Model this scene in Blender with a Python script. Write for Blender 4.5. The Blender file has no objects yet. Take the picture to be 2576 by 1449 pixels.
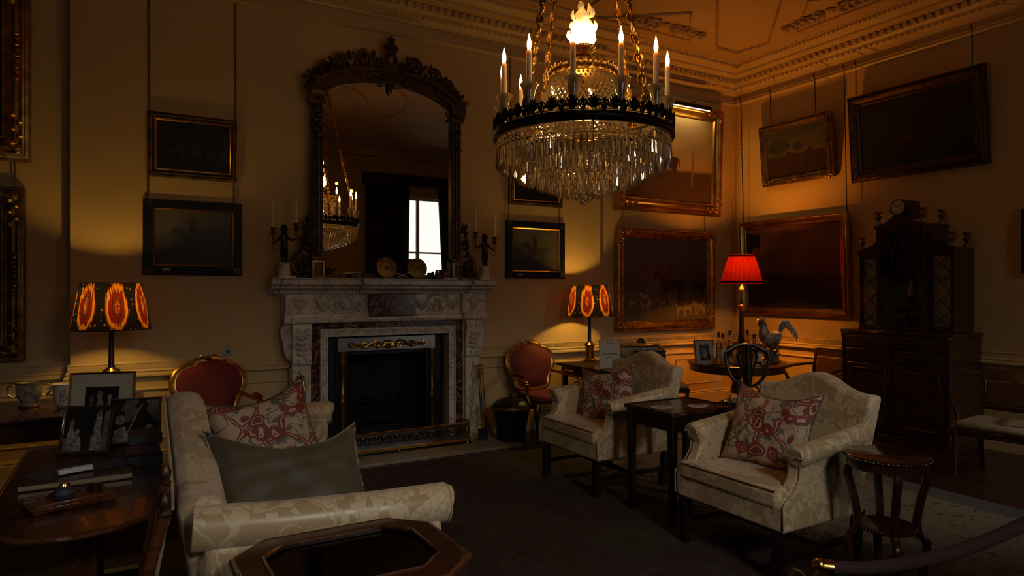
import bpy, math, random
from math import sin, cos, pi, radians as R, sqrt, atan2
from mathutils import Vector, Matrix
random.seed(7)
S = bpy.context.scene
C = S.collection
# ------------------------------------------------------------------ camera
FPX, HOR, YAW, EYE = 1680.0, 729.0, R(30), 1.6
cam = bpy.data.cameras.new('camera'); camo = bpy.data.objects.new('camera', cam); C.objects.link(camo)
cam.sensor_width = 36; cam.lens = 36 * FPX / 2576; cam.shift_y = (HOR - 724.5) / 2576
cam.clip_start = .05; cam.clip_end = 60
camo.location = (0, 0, EYE); camo.rotation_euler = (R(90), 0, -YAW)
S.camera = camo
# ------------------------------------------------------------------ world, exposure
w = bpy.data.worlds.new('world'); S.world = w; w.use_nodes = True
w.node_tree.nodes['Background'].inputs[0].default_value = (.75, .85, 1, 1)
w.node_tree.nodes['Background'].inputs[1].default_value = .12
S.view_settings.view_transform = 'Standard'; S.view_settings.look = 'None'
S.view_settings.exposure = 0; S.view_settings.gamma = 1; S.view_settings.use_curve_mapping = False
S.cycles.caustics_reflective = False; S.cycles.caustics_refractive = False
S.cycles.max_bounces = 8; S.cycles.sample_clamp_indirect = 2.0
# room extents
XL, XR, YF, YB, YC = -3.0, 7.53, -1.5, 6.68, 6.55        # left, right, front wall, back wall, chimney breast
BX0, BX1, CEIL = -.40, 5.03, 4.65

def light(kind, name, loc, power, col, **k):
    l = bpy.data.lights.new(name, kind); l.energy = power; l.color = col
    for a, v in k.items(): 
        if a != 'rot': setattr(l, a, v)
    o = bpy.data.objects.new(name, l); C.objects.link(o); o.location = loc
    if 'rot' in k: o.rotation_euler = k['rot']
    return o
# daylight standing outside the three windows of the wall behind the camera
DAY = (1.0, .95, .84)
for nm, x0, x1, pw in (('daylight_a', 5.2, 6.55, 1000), ('daylight_b', 1.1, 2.4, 1150), ('daylight_c', -2.0, -.8, 350)):
    light('AREA', nm, ((x0+x1)/2+(.8 if nm == 'daylight_a' else 0), YF-1.7, 4.9), pw, DAY, shape='RECTANGLE', size=3.2, size_y=2.0, rot=(R(45), 0, 0))
    light('AREA', nm+'_low', ((x0+x1)/2, YF-.5, 2.5), {'daylight_a': 26, 'daylight_b': 15, 'daylight_c': 8}[nm], DAY, shape='RECTANGLE', size=x1-x0+.3, size_y=3.2, rot=(R(90), 0, 0))
WARM = (1.0, .32, .03)

# ------------------------------------------------------------------ materials
MATS = {}
class N:
    """small node helper"""
    def __init__(s, name):
        s.m = bpy.data.materials.new(name); s.m.use_nodes = True; s.t = s.m.node_tree
        s.b = s.t.nodes['Principled BSDF']; s.out = s.t.nodes['Material Output']
        MATS[name] = s.m
    def n(s, ty, **k):
        nd = s.t.nodes.new(ty)
        for a, v in k.items():
            if a.startswith('i_'):
                key = a[2:]; key = int(key) if key.isdigit() else key.replace('_', ' ')
                s.set(nd.inputs[key], v)
            else: setattr(nd, a, v)
        return nd
    def set(s, sock, v):
        if isinstance(v, bpy.types.NodeSocket): s.t.links.new(v, sock)
        elif isinstance(v, bpy.types.Node): s.t.links.new(v.outputs[0], sock)
        else:
            if hasattr(v, '__len__') and len(v) == 3 and sock.type == 'RGBA': v = (*v, 1)
            sock.default_value = v
    def math(s, op, a, b=0.0, c=None):
        nd = s.t.nodes.new('ShaderNodeMath'); nd.operation = op
        s.set(nd.inputs[0], a); s.set(nd.inputs[1], b)
        if c is not None: s.set(nd.inputs[2], c)
        return nd.outputs[0]
    def mix(s, f, a, b):
        nd = s.t.nodes.new('ShaderNodeMix'); nd.data_type = 'RGBA'
        s.set(nd.inputs[0], f); s.set(nd.inputs[6], a); s.set(nd.inputs[7], b)
        return nd.outputs[2]
    def ramp(s, f, stops, interp='LINEAR'):
        nd = s.t.nodes.new('ShaderNodeValToRGB'); nd.color_ramp.interpolation = interp
        e = nd.color_ramp.elements
        while len(e) < len(stops): e.new(.5)
        for k, (p, c) in zip(e, stops):
            k.position = p; k.color = (*c, 1) if hasattr(c, '__len__') else (c, c, c, 1)
        s.set(nd.inputs[0], f); return nd.outputs[0]
    def co(s, kind='Object', scale=(1, 1, 1)):
        t = s.n('ShaderNodeTexCoord'); mp = s.n('ShaderNodeMapping')
        s.set(mp.inputs[0], t.outputs[kind]); mp.inputs['Scale'].default_value = scale
        return mp.outputs[0]
    def noise(s, vec, scale=5, detail=3, rough=.5, dist=0):
        nd = s.n('ShaderNodeTexNoise'); s.set(nd.inputs['Vector'], vec)
        nd.inputs['Scale'].default_value = scale; nd.inputs['Detail'].default_value = detail
        nd.inputs['Roughness'].default_value = rough; nd.inputs['Distortion'].default_value = dist
        return nd.outputs[0]
    def vor(s, vec, scale=5, feat='F1', out=0, rnd=1):
        nd = s.n('ShaderNodeTexVoronoi', feature=feat); s.set(nd.inputs['Vector'], vec)
        nd.inputs['Scale'].default_value = scale; nd.inputs['Randomness'].default_value = rnd
        return nd.outputs[out]
    def bump(s, h, strength=.3, dist=.01):
        nd = s.n('ShaderNodeBump'); s.set(nd.inputs['Height'], h)
        nd.inputs['Strength'].default_value = strength; nd.inputs['Distance'].default_value = dist
        s.set(s.b.inputs['Normal'], nd.outputs[0])
    def fin(s, col=None, rough=.5, metal=0, **k):
        if col is not None: s.set(s.b.inputs['Base Color'], col)
        s.set(s.b.inputs['Roughness'], rough); s.set(s.b.inputs['Metallic'], metal)
        for a, v in k.items(): s.set(s.b.inputs[a.replace('_', ' ')], v)
        return s.m

def plain(name, c1, c2=None, scale=6, rough=.5, metal=0, bump=0, bscale=None, stretch=(1, 1, 1), **k):
    m = N(name); v = m.co(scale=stretch)
    c2 = c2 or tuple(x*.8 for x in c1)
    f = m.noise(v, scale, 4)
    if bump: m.bump(m.noise(v, bscale or scale*6, 3), bump, .004)
    return m.fin(m.mix(m.ramp(f, [(.35, 0.), (.65, 1.)]), c1, c2), rough, metal, **k)

plain('wall_paint', (.56, .39, .18), (.52, .36, .165), 1.5, .62, bump=.05, bscale=60)
plain('trim_paint', (.58, .41, .20), (.52, .37, .18), 3, .45)
plain('ceiling_plaster', (.50, .315, .15), (.46, .29, .135), 1, .8)
plain('gold', (.72, .42, .10), (.36, .18, .04), 14, .33, 1, bump=.5, bscale=55)
plain('gold_plain', (.75, .44, .11), (.45, .24, .05), 5, .28, 1, bump=.12, bscale=30)
plain('gold_dark', (.12, .065, .028), (.05, .027, .014), 16, .42, .75, bump=.5, bscale=50)
plain('gilt_old', (.30, .18, .055), (.12, .07, .025), 12, .4, .85, bump=.4, bscale=60)
plain('gilt_panel', (.55, .38, .16), (.35, .23, .09), 12, .35, .8)
plain('bronze_black', (.018, .014, .011), (.008, .007, .006), 20, .35, .6, bump=.3, bscale=60)
plain('brass', (.70, .46, .13), (.52, .32, .08), 10, .22, 1)
plain('silver', (.62, .60, .56), (.48, .46, .43), 10, .2, 1)
plain('steel', (.42, .42, .42), (.34, .34, .34), 30, .27, 1, stretch=(1, 1, .1))
plain('iron', (.016, .016, .017), (.008, .008, .008), 20, .38, .4, bump=.3)
plain('soot', (.014, .013, .012), (.006, .006, .006), 4, .9)
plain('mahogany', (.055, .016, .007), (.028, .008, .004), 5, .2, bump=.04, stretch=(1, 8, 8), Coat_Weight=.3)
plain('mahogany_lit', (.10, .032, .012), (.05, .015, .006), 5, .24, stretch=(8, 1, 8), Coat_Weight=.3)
plain('dark_wood', (.018, .009, .006), (.010, .005, .004), 8, .28, stretch=(1, 1, .2))
plain('black_frame', (.005, .004, .004), (.003, .003, .003), 8, .45, Specular_IOR_Level=.25)
plain('red_velvet', (.16, .006, .005), (.10, .004, .004), 6, .75, bump=.2, bscale=90, Sheen_Weight=.06, Sheen_Tint=(.9, .2, .1, 1))
plain('olive_cloth', (.075, .058, .030), (.060, .047, .025), 5, .6, bump=.25, bscale=12, Sheen_Weight=.15)
plain('candle_wax', (.86, .74, .54), (.78, .65, .44), 5, .45, Subsurface_Weight=1.0, Subsurface_Radius=(1, .6, .3), Subsurface_Scale=.03)
plain('ivory', (.55, .50, .40), (.45, .40, .32), 5, .5)
plain('porcelain', (.66, .60, .52), (.58, .52, .46), 5, .15)
plain('porcelain_blue', (.20, .18, .14), (.42, .36, .27), 24, .15)
plain('china_dark', (.10, .02, .02), (.35, .25, .22), 40, .15)
plain('rope_velvet', (.020, .002, .003), (.012, .0015, .002), 30, .9, bump=.8, bscale=120)
plain('hearth_stone', (.30, .24, .17), (.22, .17, .12), 6, .5)
plain('paper', (.50, .45, .40), (.46, .42, .37), 8, .6)
plain('ink', (.03, .03, .05), None, 8, .6)
plain('mat_board', (.34, .30, .24), (.31, .27, .21), 8, .8)
plain('photo_dark', (.006, .006, .006), (.014, .013, .012), 20, .15)
plain('photo_grey', (.10, .095, .085), (.05, .048, .045), 25, .15)
plain('photo_pale', (.24, .22, .19), (.06, .055, .05), 60, .25)
plain('envelope', (.040, .038, .062), (.034, .032, .052), 6, .6)
plain('white_card', (.60, .55, .60), (.50, .46, .50), 6, .5)
plain('navy', (.012, .018, .032), (.03, .04, .06), 8, .25)
plain('book_blue', (.02, .024, .032), (.014, .016, .02), 8, .5)
plain('leather', (.045, .014, .008), (.03, .010, .006), 10, .35, bump=.15)
plain('gilt_edge', (.36, .28, .17), (.20, .15, .09), 60, .4, .3, stretch=(1, 1, 12))
plain('curtain', (.022, .008, .008), (.012, .005, .005), 8, .8)
plain('window_paint', (.60, .60, .56), (.55, .55, .52), 4, .5)
plain('rooster_white', (.52, .46, .40), (.12, .09, .08), 13, .25)
plain('rooster_red', (.40, .05, .03), (.25, .03, .02), 12, .25)
plain('rooster_green', (.05, .06, .03), (.16, .12, .06), 16, .25)
plain('socket', (.34, .33, .26), (.30, .29, .23), 5, .4)
plain('seat_stripe', (.26, .21, .13), (.20, .16, .10), 30, .7)
plain('black_label', (.01, .01, .01), None, 5, .4)
plain('bottle_label', (.40, .38, .33), (.30, .28, .25), 20, .5)
plain('crimson_ball', (.3, .02, .02), None, 8, .4)
plain('sisal', (.055, .060, .065), (.04, .043, .047), 60, .9)

def glass(name, col, rough=0.0, ior=1.45):
    m = N(name); m.fin(col, rough, 0, Transmission_Weight=1.0, IOR=ior); return m.m
glass('crystal', (1, .97, .92), 0, 1.55)
m = N('crystal_cut'); g_ = m.n('ShaderNodeBsdfGlass', i_IOR=1.6, i_Color=(1, .97, .93)); d_ = m.n('ShaderNodeBsdfTranslucent', i_Color=(.95, .85, .7)); d2 = m.n('ShaderNodeBsdfGlossy', i_Color=(1, .95, .85), i_Roughness=.12)
ma = m.n('ShaderNodeMixShader', i_0=.38); m.set(ma.inputs[1], d_.outputs[0]); m.set(ma.inputs[2], d2.outputs[0])
mb_ = m.n('ShaderNodeMixShader', i_0=.45); m.set(mb_.inputs[1], g_.outputs[0]); m.set(mb_.inputs[2], ma.outputs[0]); m.set(m.out.inputs[0], mb_.outputs[0])
glass('clear_glass', (.95, .98, .97)); glass('green_glass', (.10, .25, .04)); glass('smoke_glass', (.6, .6, .6))
# sheet glass: thin panes let light straight through and carry a reflection
m = N('pane_glass'); tr = m.n('ShaderNodeBsdfTransparent'); gl = m.n('ShaderNodeBsdfGlossy'); gl.inputs['Roughness'].default_value = .02
fr = m.n('ShaderNodeFresnel'); mx = m.n('ShaderNodeMixShader')
m.set(mx.inputs[0], fr.outputs[0]); m.set(mx.inputs[1], tr.outputs[0]); m.set(mx.inputs[2], gl.outputs[0]); m.set(m.out.inputs[0], mx.outputs[0])
m = N('mirror_glass'); m.fin((.80, .78, .72), .012, 1)
# emissive material for the bulbs
def emis(name, col, st):
    m = N(name); m.fin((1, .8, .5), .5); m.set(m.b.inputs['Emission Color'], col); m.b.inputs['Emission Strength'].default_value = st; return m.m
emis('flame_bulb', (1, .60, .20), 26.0)
m = N('globe_glass'); v = m.co(); m.fin((1, .8, .5), .4)
m.set(m.b.inputs['Emission Color'], (1, .54, .16)); tc = m.n('ShaderNodeTexCoord'); sp = m.n('ShaderNodeSeparateXYZ'); m.set(sp.inputs[0], tc.outputs['Object'])
m.set(m.b.inputs['Emission Strength'], m.ramp(sp.outputs[2], [(0, 1.), (.09, 1.), (.16, .10), (.22, .03)])); 
mm = m.math('MULTIPLY', m.b.inputs['Emission Strength'].links[0].from_socket, 8.0); m.set(m.b.inputs['Emission Strength'], mm)

# marble
def marble(name, c1, c2, vein, sc, rough=.25):
    m = N(name); v = m.co(); n = m.noise(v, sc, 6, .6, 1.2)
    vv = m.math('ABSOLUTE', m.math('SUBTRACT', m.noise(v, sc*.7, 5, .6, 2.0), .5))
    base = m.mix(m.ramp(n, [(.3, 0.), (.7, 1.)]), c1, c2)
    m.fin(m.mix(m.ramp(vv, [(0, 1.), (.035, 0.)]), base, vein), rough)
marble('marble', (.72, .64, .55), (.60, .53, .45), (.38, .33, .29), 3)
marble('marble_red', (.075, .018, .014), (.04, .010, .010), (.30, .18, .14), 6, .18)
marble('marble_carved', (.64, .56, .48), (.52, .46, .39), (.40, .35, .30), 9)

# damask silk
def damask(name, c1, c2, sc=7.0):
    m = N(name); v = m.co(scale=(1, 1, 1)); w1 = m.noise(v, sc*.9, 2, .5)
    vd = m.n('ShaderNodeVectorMath', operation='MULTIPLY_ADD'); nz = m.n('ShaderNodeTexNoise'); m.set(nz.inputs['Vector'], v)
    nz.inputs['Scale'].default_value = sc*1.1; nz.inputs['Detail'].default_value = 2
    m.set(vd.inputs[0], nz.outputs[1]); vd.inputs[1].default_value = (.16,)*3; m.set(vd.inputs[2], v)
    k = sc*5.2
    vo = m.n('ShaderNodeTexVoronoi', feature='F1'); m.set(vo.inputs['Vector'], vd.outputs[0]); vo.inputs['Scale'].default_value = k
    ve = m.n('ShaderNodeTexVoronoi', feature='DISTANCE_TO_EDGE'); m.set(ve.inputs['Vector'], vd.outputs[0]); ve.inputs['Scale'].default_value = k
    inn = m.ramp(m.noise(vo.outputs['Position'], sc*1.15, 2, .6, .8), [(.485, 0.), (.495, 1.)])
    vein = m.ramp(ve.outputs[0], [(.03, 0.), (.06, 1.)])
    tw = m.ramp(m.math('ABSOLUTE', m.math('SUBTRACT', m.noise(vd.outputs[0], sc*1.3, 1, .4), .5)), [(.010, 1.), (.018, 0.)])
    f = m.math('MAXIMUM', m.math('MULTIPLY', inn, vein), m.math('MULTIPLY', tw, .8))
    m.fin(m.mix(f, c1, c2), m.math('MULTIPLY_ADD', f, .18, .34), 0, Sheen_Weight=.2)
    m.bump(f, .12, .003)
damask('damask', (.39, .275, .15), (.56, .44, .28), 5.2)
damask('silk_cream', (.36, .285, .175), (.385, .305, .19), 4)

# embroidered cushion (suzani): rust tulips, bands, blue-grey leaf sprays on a pale ground
def suzani(name, k=1.0):
    m = N(name); v = m.co()
    nz = m.n('ShaderNodeTexNoise'); m.set(nz.inputs['Vector'], v); nz.inputs['Scale'].default_value = 6
    vd = m.n('ShaderNodeVectorMath', operation='MULTIPLY_ADD'); m.set(vd.inputs[0], nz.outputs[1]); vd.inputs[1].default_value = (.15,)*3; m.set(vd.inputs[2], v)
    big = m.vor(vd.outputs[0], 8.5, 'F1', 0, .8); edge = m.vor(vd.outputs[0], 3.6, 'DISTANCE_TO_EDGE', 0, .9)
    leaf = m.noise(vd.outputs[0], 26, 3, .6, .6); stem = m.math('ABSOLUTE', m.math('SUBTRACT', m.noise(v, 7, 1, .4), .5))
    reg = m.noise(v, 5, 1)
    c = m.mix(m.ramp(m.math('MULTIPLY', m.ramp(leaf, [(.53, 0.), (.56, 1.)]), m.ramp(reg, [(.42, 0.), (.5, 1.)])), [(0, 0.), (1, 1.)]), (.40*k, .285*k, .19*k), (.09*k, .105*k, .095*k))
    c = m.mix(m.ramp(stem, [(.008, 1.), (.014, 0.)]), c, (.10*k, .09*k, .05*k))
    c = m.mix(m.ramp(edge, [(.035, 1.), (.045, 0.)]), c, (.17*k, .028*k, .022*k))
    c = m.mix(m.ramp(edge, [(.008, 1.), (.012, 0.)]), c, (.42*k, .28*k, .18*k))
    ring = m.ramp(big, [(0, (.35*k, .2*k, .1*k)), (.10, (.15*k, .02*k, .018*k)), (.24, (.45*k, .3*k, .2*k)), (.28, (.17*k, .03*k, .022*k)), (.44, (0, 0, 0))], 'CONSTANT')
    c = m.mix(m.ramp(big, [(.435, 1.), (.445, 0.)]), c, ring)
    m.fin(c, .7); m.bump(m.noise(v, 90, 2), .2, .003)
suzani('suzani')

# ikat lampshade, lit from within
def shade(name, fn, trans=.55):
    m = N(name); tc = m.n('ShaderNodeTexCoord'); sp = m.n('ShaderNodeSeparateXYZ'); m.set(sp.inputs[0], tc.outputs['Object'])
    ang = m.math('ARCTAN2', sp.outputs[1], sp.outputs[0]); col = fn(m, ang, sp.outputs[2], tc.outputs['Object'])
    d = m.n('ShaderNodeBsdfDiffuse'); t = m.n('ShaderNodeBsdfTranslucent'); m.set(d.inputs[0], col); m.set(t.inputs[0], col)
    mx = m.n('ShaderNodeMixShader'); mx.inputs[0].default_value = trans
    m.set(mx.inputs[1], d.outputs[0]); m.set(mx.inputs[2], t.outputs[0]); m.set(m.out.inputs[0], mx.outputs[0])
def ikat(m, ang, z, v):
    cells = 7.0
    a = m.math('MULTIPLY_ADD', ang, cells/(2*pi), 3.30)
    jag = m.math('MULTIPLY', m.math('SUBTRACT', m.noise(m_vec(m, m.math('MULTIPLY', a, 30.0), m.math('MULTIPLY', z, 5.0)), 1, 2), .5), .5)
    fx = m.math('MULTIPLY', m.math('ABSOLUTE', m.math('SUBTRACT', m.math('FRACT', a), .5)), 2.0)
    fz = m.math('MULTIPLY', m.math('SUBTRACT', m.math('ADD', z, jag), .0), 1.0)
    hz = m.math('DIVIDE', m.math('ABSOLUTE', m.math('SUBTRACT', m.math('MULTIPLY_ADD', jag, .35, z), .18)), .18)
    e = m.math('POWER', m.math('ADD', m.math('POWER', m.math('ABSOLUTE', m.math('ADD', m.math('DIVIDE', fx, .70), m.math('MULTIPLY', jag, 1.3))), 1.7), m.math('POWER', m.math('DIVIDE', hz, 1.0), 2.4)), .5)
    med = m.ramp(e, [(0, (.06, .006, .006)), (.05, (.28, .15, .07)), (.08, (.06, .006, .005)), (.17, (.30, .18, .07)), (.20, (.075, .007, .004)), (.38, (.010, .012, .005)), (.46, (.065, .006, .003)), (.76, (.26, .11, .013)), (.93, (.11, .022, .005)), (.99, (.005, .004, .006))], 'CONSTANT')
    d = m.vor(m_vec(m, m.math('MULTIPLY', a, 7.0), m.math('MULTIPLY', z, 26.0)), 1, 'F1', 0, .4)
    dots = m.ramp(d, [(0, (.08, .012, .006)), (.14, (.24, .13, .06)), (.20, (.006, .005, .007)), (.5, (.005, .004, .006))], 'CONSTANT')
    return m.mix(m.ramp(e, [(.99, 0.), (1.0, 1.)]), med, dots)
def m_vec(m, a, b):
    c = m.n('ShaderNodeCombineXYZ'); m.set(c.inputs[0], a); m.set(c.inputs[1], b); return c.outputs[0]
shade('ikat_silk', ikat)
shade('red_silk', lambda m, a, z, v: m.mix(m.noise(v, 60, 2), (.040, .0016, .0013), (.026, .0011, .001)), .5)
shade('shade_lining', lambda m, a, z, v: m.mix(.5, (.8, .6, .3), (.8, .6, .3)), .3)

# oriental carpet, muted
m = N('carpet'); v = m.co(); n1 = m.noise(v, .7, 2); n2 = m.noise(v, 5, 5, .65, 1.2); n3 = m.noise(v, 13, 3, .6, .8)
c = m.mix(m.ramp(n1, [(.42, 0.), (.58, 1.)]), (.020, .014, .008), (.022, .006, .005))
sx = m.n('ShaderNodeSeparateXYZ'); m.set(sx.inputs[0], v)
daylit = m.ramp(m.math('MULTIPLY_ADD', sx.outputs[0], .2, m.math('MULTIPLY', m.math('SUBTRACT', n2, .5), .45)), [(.76, 0.), (.84, 1.)])  # window daylight put into the carpet colour: paler towards the right side
c = m.mix(m.ramp(n2, [(.54, 0.), (.60, 1.)]), c, (.034, .024, .015)); c = m.mix(daylit, c, (.13, .105, .070)); c = m.mix(m.ramp(n3, [(.60, 0.), (.64, 1.)]), c, (.050, .014, .011))
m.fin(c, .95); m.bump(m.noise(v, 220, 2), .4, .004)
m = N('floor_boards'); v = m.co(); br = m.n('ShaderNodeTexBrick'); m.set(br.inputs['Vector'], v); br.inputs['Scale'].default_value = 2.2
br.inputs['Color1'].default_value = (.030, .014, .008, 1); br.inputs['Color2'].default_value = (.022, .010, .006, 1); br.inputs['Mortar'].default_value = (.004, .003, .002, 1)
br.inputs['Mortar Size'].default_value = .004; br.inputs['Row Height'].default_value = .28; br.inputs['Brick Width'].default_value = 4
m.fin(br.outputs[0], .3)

def painting(name, sky1, sky2, ground, hz, glossy=.32, cloud=3.0):
    """oil paint: cloud noise over a horizon at height hz (0-1 of the picture), dark varnish"""
    m = N(name); t = m.n('ShaderNodeTexCoord'); sp = m.n('ShaderNodeSeparateXYZ'); m.set(sp.inputs[0], t.outputs['Generated'])
    n = m.noise(t.outputs['Object'], cloud, 5, .6, .5)
    sky = m.mix(m.ramp(m.math('MULTIPLY_ADD', sp.outputs[2], .35, m.math('MULTIPLY', n, .75)), [(.46, 0.), (.70, 1.)]), sky1, sky2)
    g2 = tuple(x*1.9 for x in ground); gr = m.mix(m.noise(t.outputs['Object'], cloud*2.5, 5, .6, 1), ground, g2)
    e = m.math('ADD', sp.outputs[2], m.math('MULTIPLY', m.math('SUBTRACT', n, .5), .12))
    m.fin(m.mix(m.ramp(e, [(hz-.02, 0.), (hz+.02, 1.)]), gr, sky), max(.4, glossy), Specular_IOR_Level=.3)
    m.bump(m.noise(t.outputs['Object'], 60, 3), .05, .002)
painting('oil_stormy', (.09, .052, .030), (.045, .035, .028), (.020, .012, .008), .35)
painting('oil_gold_sky', (.30, .19, .075), (.17, .14, .10), (.045, .024, .012), .36, .4, 1.6)
painting('oil_dusk', (.028, .016, .010), (.16, .075, .028), (.014, .007, .004), .40, .25, 1.4)
painting('oil_grey', (.050, .046, .038), (.090, .080, .064), (.028, .022, .015), .30, .4)
painting('oil_blue', (.060, .056, .050), (.10, .09, .078), (.070, .052, .032), .34, .3)
painting('oil_park', (.10, .07, .038), (.04, .04, .03), (.02, .010, .006), .45, .35)
painting('oil_black', (.010, .009, .008), (.016, .014, .012), (.008, .006, .005), .4, .35)
plain('oil_horse', (.014, .006, .004), (.03, .012, .007), 8, .4)
plain('oil_bay', (.05, .018, .008), (.025, .009, .005), 8, .4)
plain('oil_coat', (.11, .012, .008), (.07, .01, .008), 8, .4)
plain('oil_hound', (.34, .26, .17), (.18, .10, .05), 8, .4)
plain('oil_tree', (.010, .010, .006), (.02, .018, .01), 8, .4)
plain('oil_post', (.14, .09, .04), None, 8, .4)
plain('oil_dark', (.006, .005, .005), None, 8, .4)
# ------------------------------------------------------------------ mesh builder
V = Vector
class MB:
    def __init__(s): s.v = []; s.f = []; s.mi = []; s.cur = 0; s.T = None
    def add(s, vs, fs):
        b = len(s.v)
        if s.T is not None: vs = [s.T @ V(p) for p in vs]
        s.v += [tuple(p) for p in vs]; s.f += [tuple(i+b for i in f) for f in fs]; s.mi += [s.cur]*len(fs); return s
    def box(s, c, d, rz=0, rx=0, ry=0, taper=1.0):
        x, y, z = d[0]/2, d[1]/2, d[2]/2; M = Matrix.Translation(c) @ Matrix.Rotation(rz, 4, 'Z') @ Matrix.Rotation(ry, 4, 'Y') @ Matrix.Rotation(rx, 4, 'X')
        vs = [M @ V((sx*x*(taper if sz < 0 else 1), sy*y*(taper if sz < 0 else 1), sz*z)) for sz in (-1, 1) for sx, sy in ((-1, -1), (1, -1), (1, 1), (-1, 1))]
        return s.add(vs, [(3, 2, 1, 0), (4, 5, 6, 7), (0, 1, 5, 4), (1, 2, 6, 5), (2, 3, 7, 6), (3, 0, 4, 7)])
    def bx(s, x0, x1, y0, y1, z0, z1): return s.box(((x0+x1)/2, (y0+y1)/2, (z0+z1)/2), (abs(x1-x0), abs(y1-y0), abs(z1-z0)))
    def lathe(s, prof, c=(0, 0, 0), seg=24, wob=None, M=None):
        vs = []; fs = []; n = len(prof)
        for i in range(seg):
            a = 2*pi*i/seg
            for j, (r, z) in enumerate(prof):
                rr = r*(wob(a, j) if wob else 1); p = V((rr*cos(a), rr*sin(a), z))
                vs.append((M @ p if M else p) + V(c))
        for i in range(seg):
            k = (i+1) % seg
            for j in range(n-1): fs.append((i*n+j, k*n+j, k*n+j+1, i*n+j+1))
        rs = [q[0] for q in prof]; ring = min(rs) > .8*max(rs) or prof[0] == prof[-1]     # hoops stay open
        if prof[0][0] > 1e-6 and not ring: fs.append(tuple(i*n for i in range(seg))[::-1])
        if prof[-1][0] > 1e-6 and not ring: fs.append(tuple(i*n+n-1 for i in range(seg)))
        return s.add(vs, fs)
    def ball(s, c, r, seg=10, sc=(1, 1, 1), M=None):
        n = max(4, seg//2); prof = [(max(1e-7, r*sin(pi*j/n)), -r*cos(pi*j/n)) for j in range(n+1)]
        MM = Matrix.Diagonal((*sc, 1)); MM = (M @ MM) if M else MM
        return s.lathe(prof, c, seg, M=MM)
    def tube(s, pts, r, seg=8, closed=False, flat=1.0, up=None):
        pts = [V(p) for p in pts]; n = len(pts); rr = r if hasattr(r, '__len__') else [r]*n
        vs = []; fs = []; nrm = None
        for i, p in enumerate(pts):
            t = (pts[(i+1) % n] - pts[i-1]) if closed else (pts[min(i+1, n-1)] - pts[max(i-1, 0)])
            if t.length < 1e-9: t = V((0, 0, 1))
            t.normalize()
            if up is not None: nrm = V(up) - t*t.dot(V(up))
            elif nrm is None: nrm = t.orthogonal()
            else: nrm = nrm - t*nrm.dot(t)
            if nrm.length < 1e-6: nrm = t.orthogonal()
            nrm.normalize(); b = t.cross(nrm)
            for k in range(seg):
                a = 2*pi*k/seg; vs.append(p + nrm*cos(a)*rr[i]*flat + b*sin(a)*rr[i])
        for i in range(n if closed else n-1):
            for k in range(seg):
                a, b2 = i*seg+k, i*seg+(k+1) % seg; c, d = ((i+1) % n)*seg+k, ((i+1) % n)*seg+(k+1) % seg
                fs.append((a, b2, d, c))
        if not closed: fs += [tuple(range(seg))[::-1], tuple((n-1)*seg+k for k in range(seg))]
        return s.add(vs, fs)
    def prism(s, poly, o, U, W, D):
        """polygon (u,w) in plane o+uU+wW extruded by vector D"""
        o, U, W, D = V(o), V(U), V(W), V(D); n = len(poly)
        vs = [o+U*a+W*b for a, b in poly] + [o+U*a+W*b+D for a, b in poly]
        return s.add(vs, [tuple(range(n))[::-1], tuple(range(n, 2*n))] + [(i, (i+1) % n, n+(i+1) % n, n+i) for i in range(n)])
    def poly(s, pts): return s.add(pts, [tuple(range(len(pts)))])
    def sweep(s, loop, prof, closed=True):
        """loop of (x,y) ccw, profile of (inward offset, z): mitred moulding on the inside of the loop"""
        n = len(loop); m = len(prof); vs = []; fs = []
        L = [V(p) for p in loop]
        for i in range(n):
            a = L[i]-L[i-1]; b = L[(i+1) % n]-L[i]
            if not closed and i == 0: a = b
            if not closed and i == n-1: b = a
            a.normalize(); b.normalize(); na = V((-a.y, a.x)); nb = V((-b.y, b.x)); h = na+nb; h = h/(1+na.dot(nb))
            for p, z in prof: q = L[i]+h*p; vs.append((q.x, q.y, z))
        for i in range(n if closed else n-1):
            k = (i+1) % n
            for j in range(m-1): fs.append((i*m+j, k*m+j, k*m+j+1, i*m+j+1))
        return s.add(vs, fs)
    def frame(s, w, h, prof, y0=0, z0=0):
        """picture frame in the xz plane centred on x, front to -y. prof: (distance in from the outer edge, depth)"""
        m = len(prof); vs = []; fs = []
        for sx, sz in ((-1, -1), (1, -1), (1, 1), (-1, 1)):
            for p, d in prof: vs.append((sx*(w/2-p), y0-d, z0+h/2+sz*(h/2-p)))
        for i in range(4):
            k = (i+1) % 4
            for j in range(m-1): fs.append((i*m+j, k*m+j, k*m+j+1, i*m+j+1))
        return s.add(vs, fs)
    def grid(s, fn, nu, nv, cu=False, cv=False):
        vs = [fn(i/(nu if cu else nu-1), j/(nv if cv else nv-1)) for i in range(nu) for j in range(nv)]
        fs = []
        for i in range(nu if cu else nu-1):
            for j in range(nv if cv else nv-1):
                k, l = (i+1) % nu, (j+1) % nv; fs.append((i*nv+j, k*nv+j, k*nv+l, i*nv+l))
        return s.add(vs, fs)
    def curl(s, o, U, W, r, turns=1.6, th=.01, a0=0, flip=1, seg=6, lead=None):
        o, U, W = V(o), V(U).normalized(), V(W).normalized(); n = int(14*turns); pts = []
        for i in range(n+1):
            t = i/n; a = a0+flip*t*turns*2*pi; q = r*(1-.82*t); pts.append(o+U*q*cos(a)+W*q*sin(a))
        if lead: pts = [V(lead)] + pts
        k = len(pts); return s.tube(pts, [th*(1-.45*i/k) for i in range(k)], seg)
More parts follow.
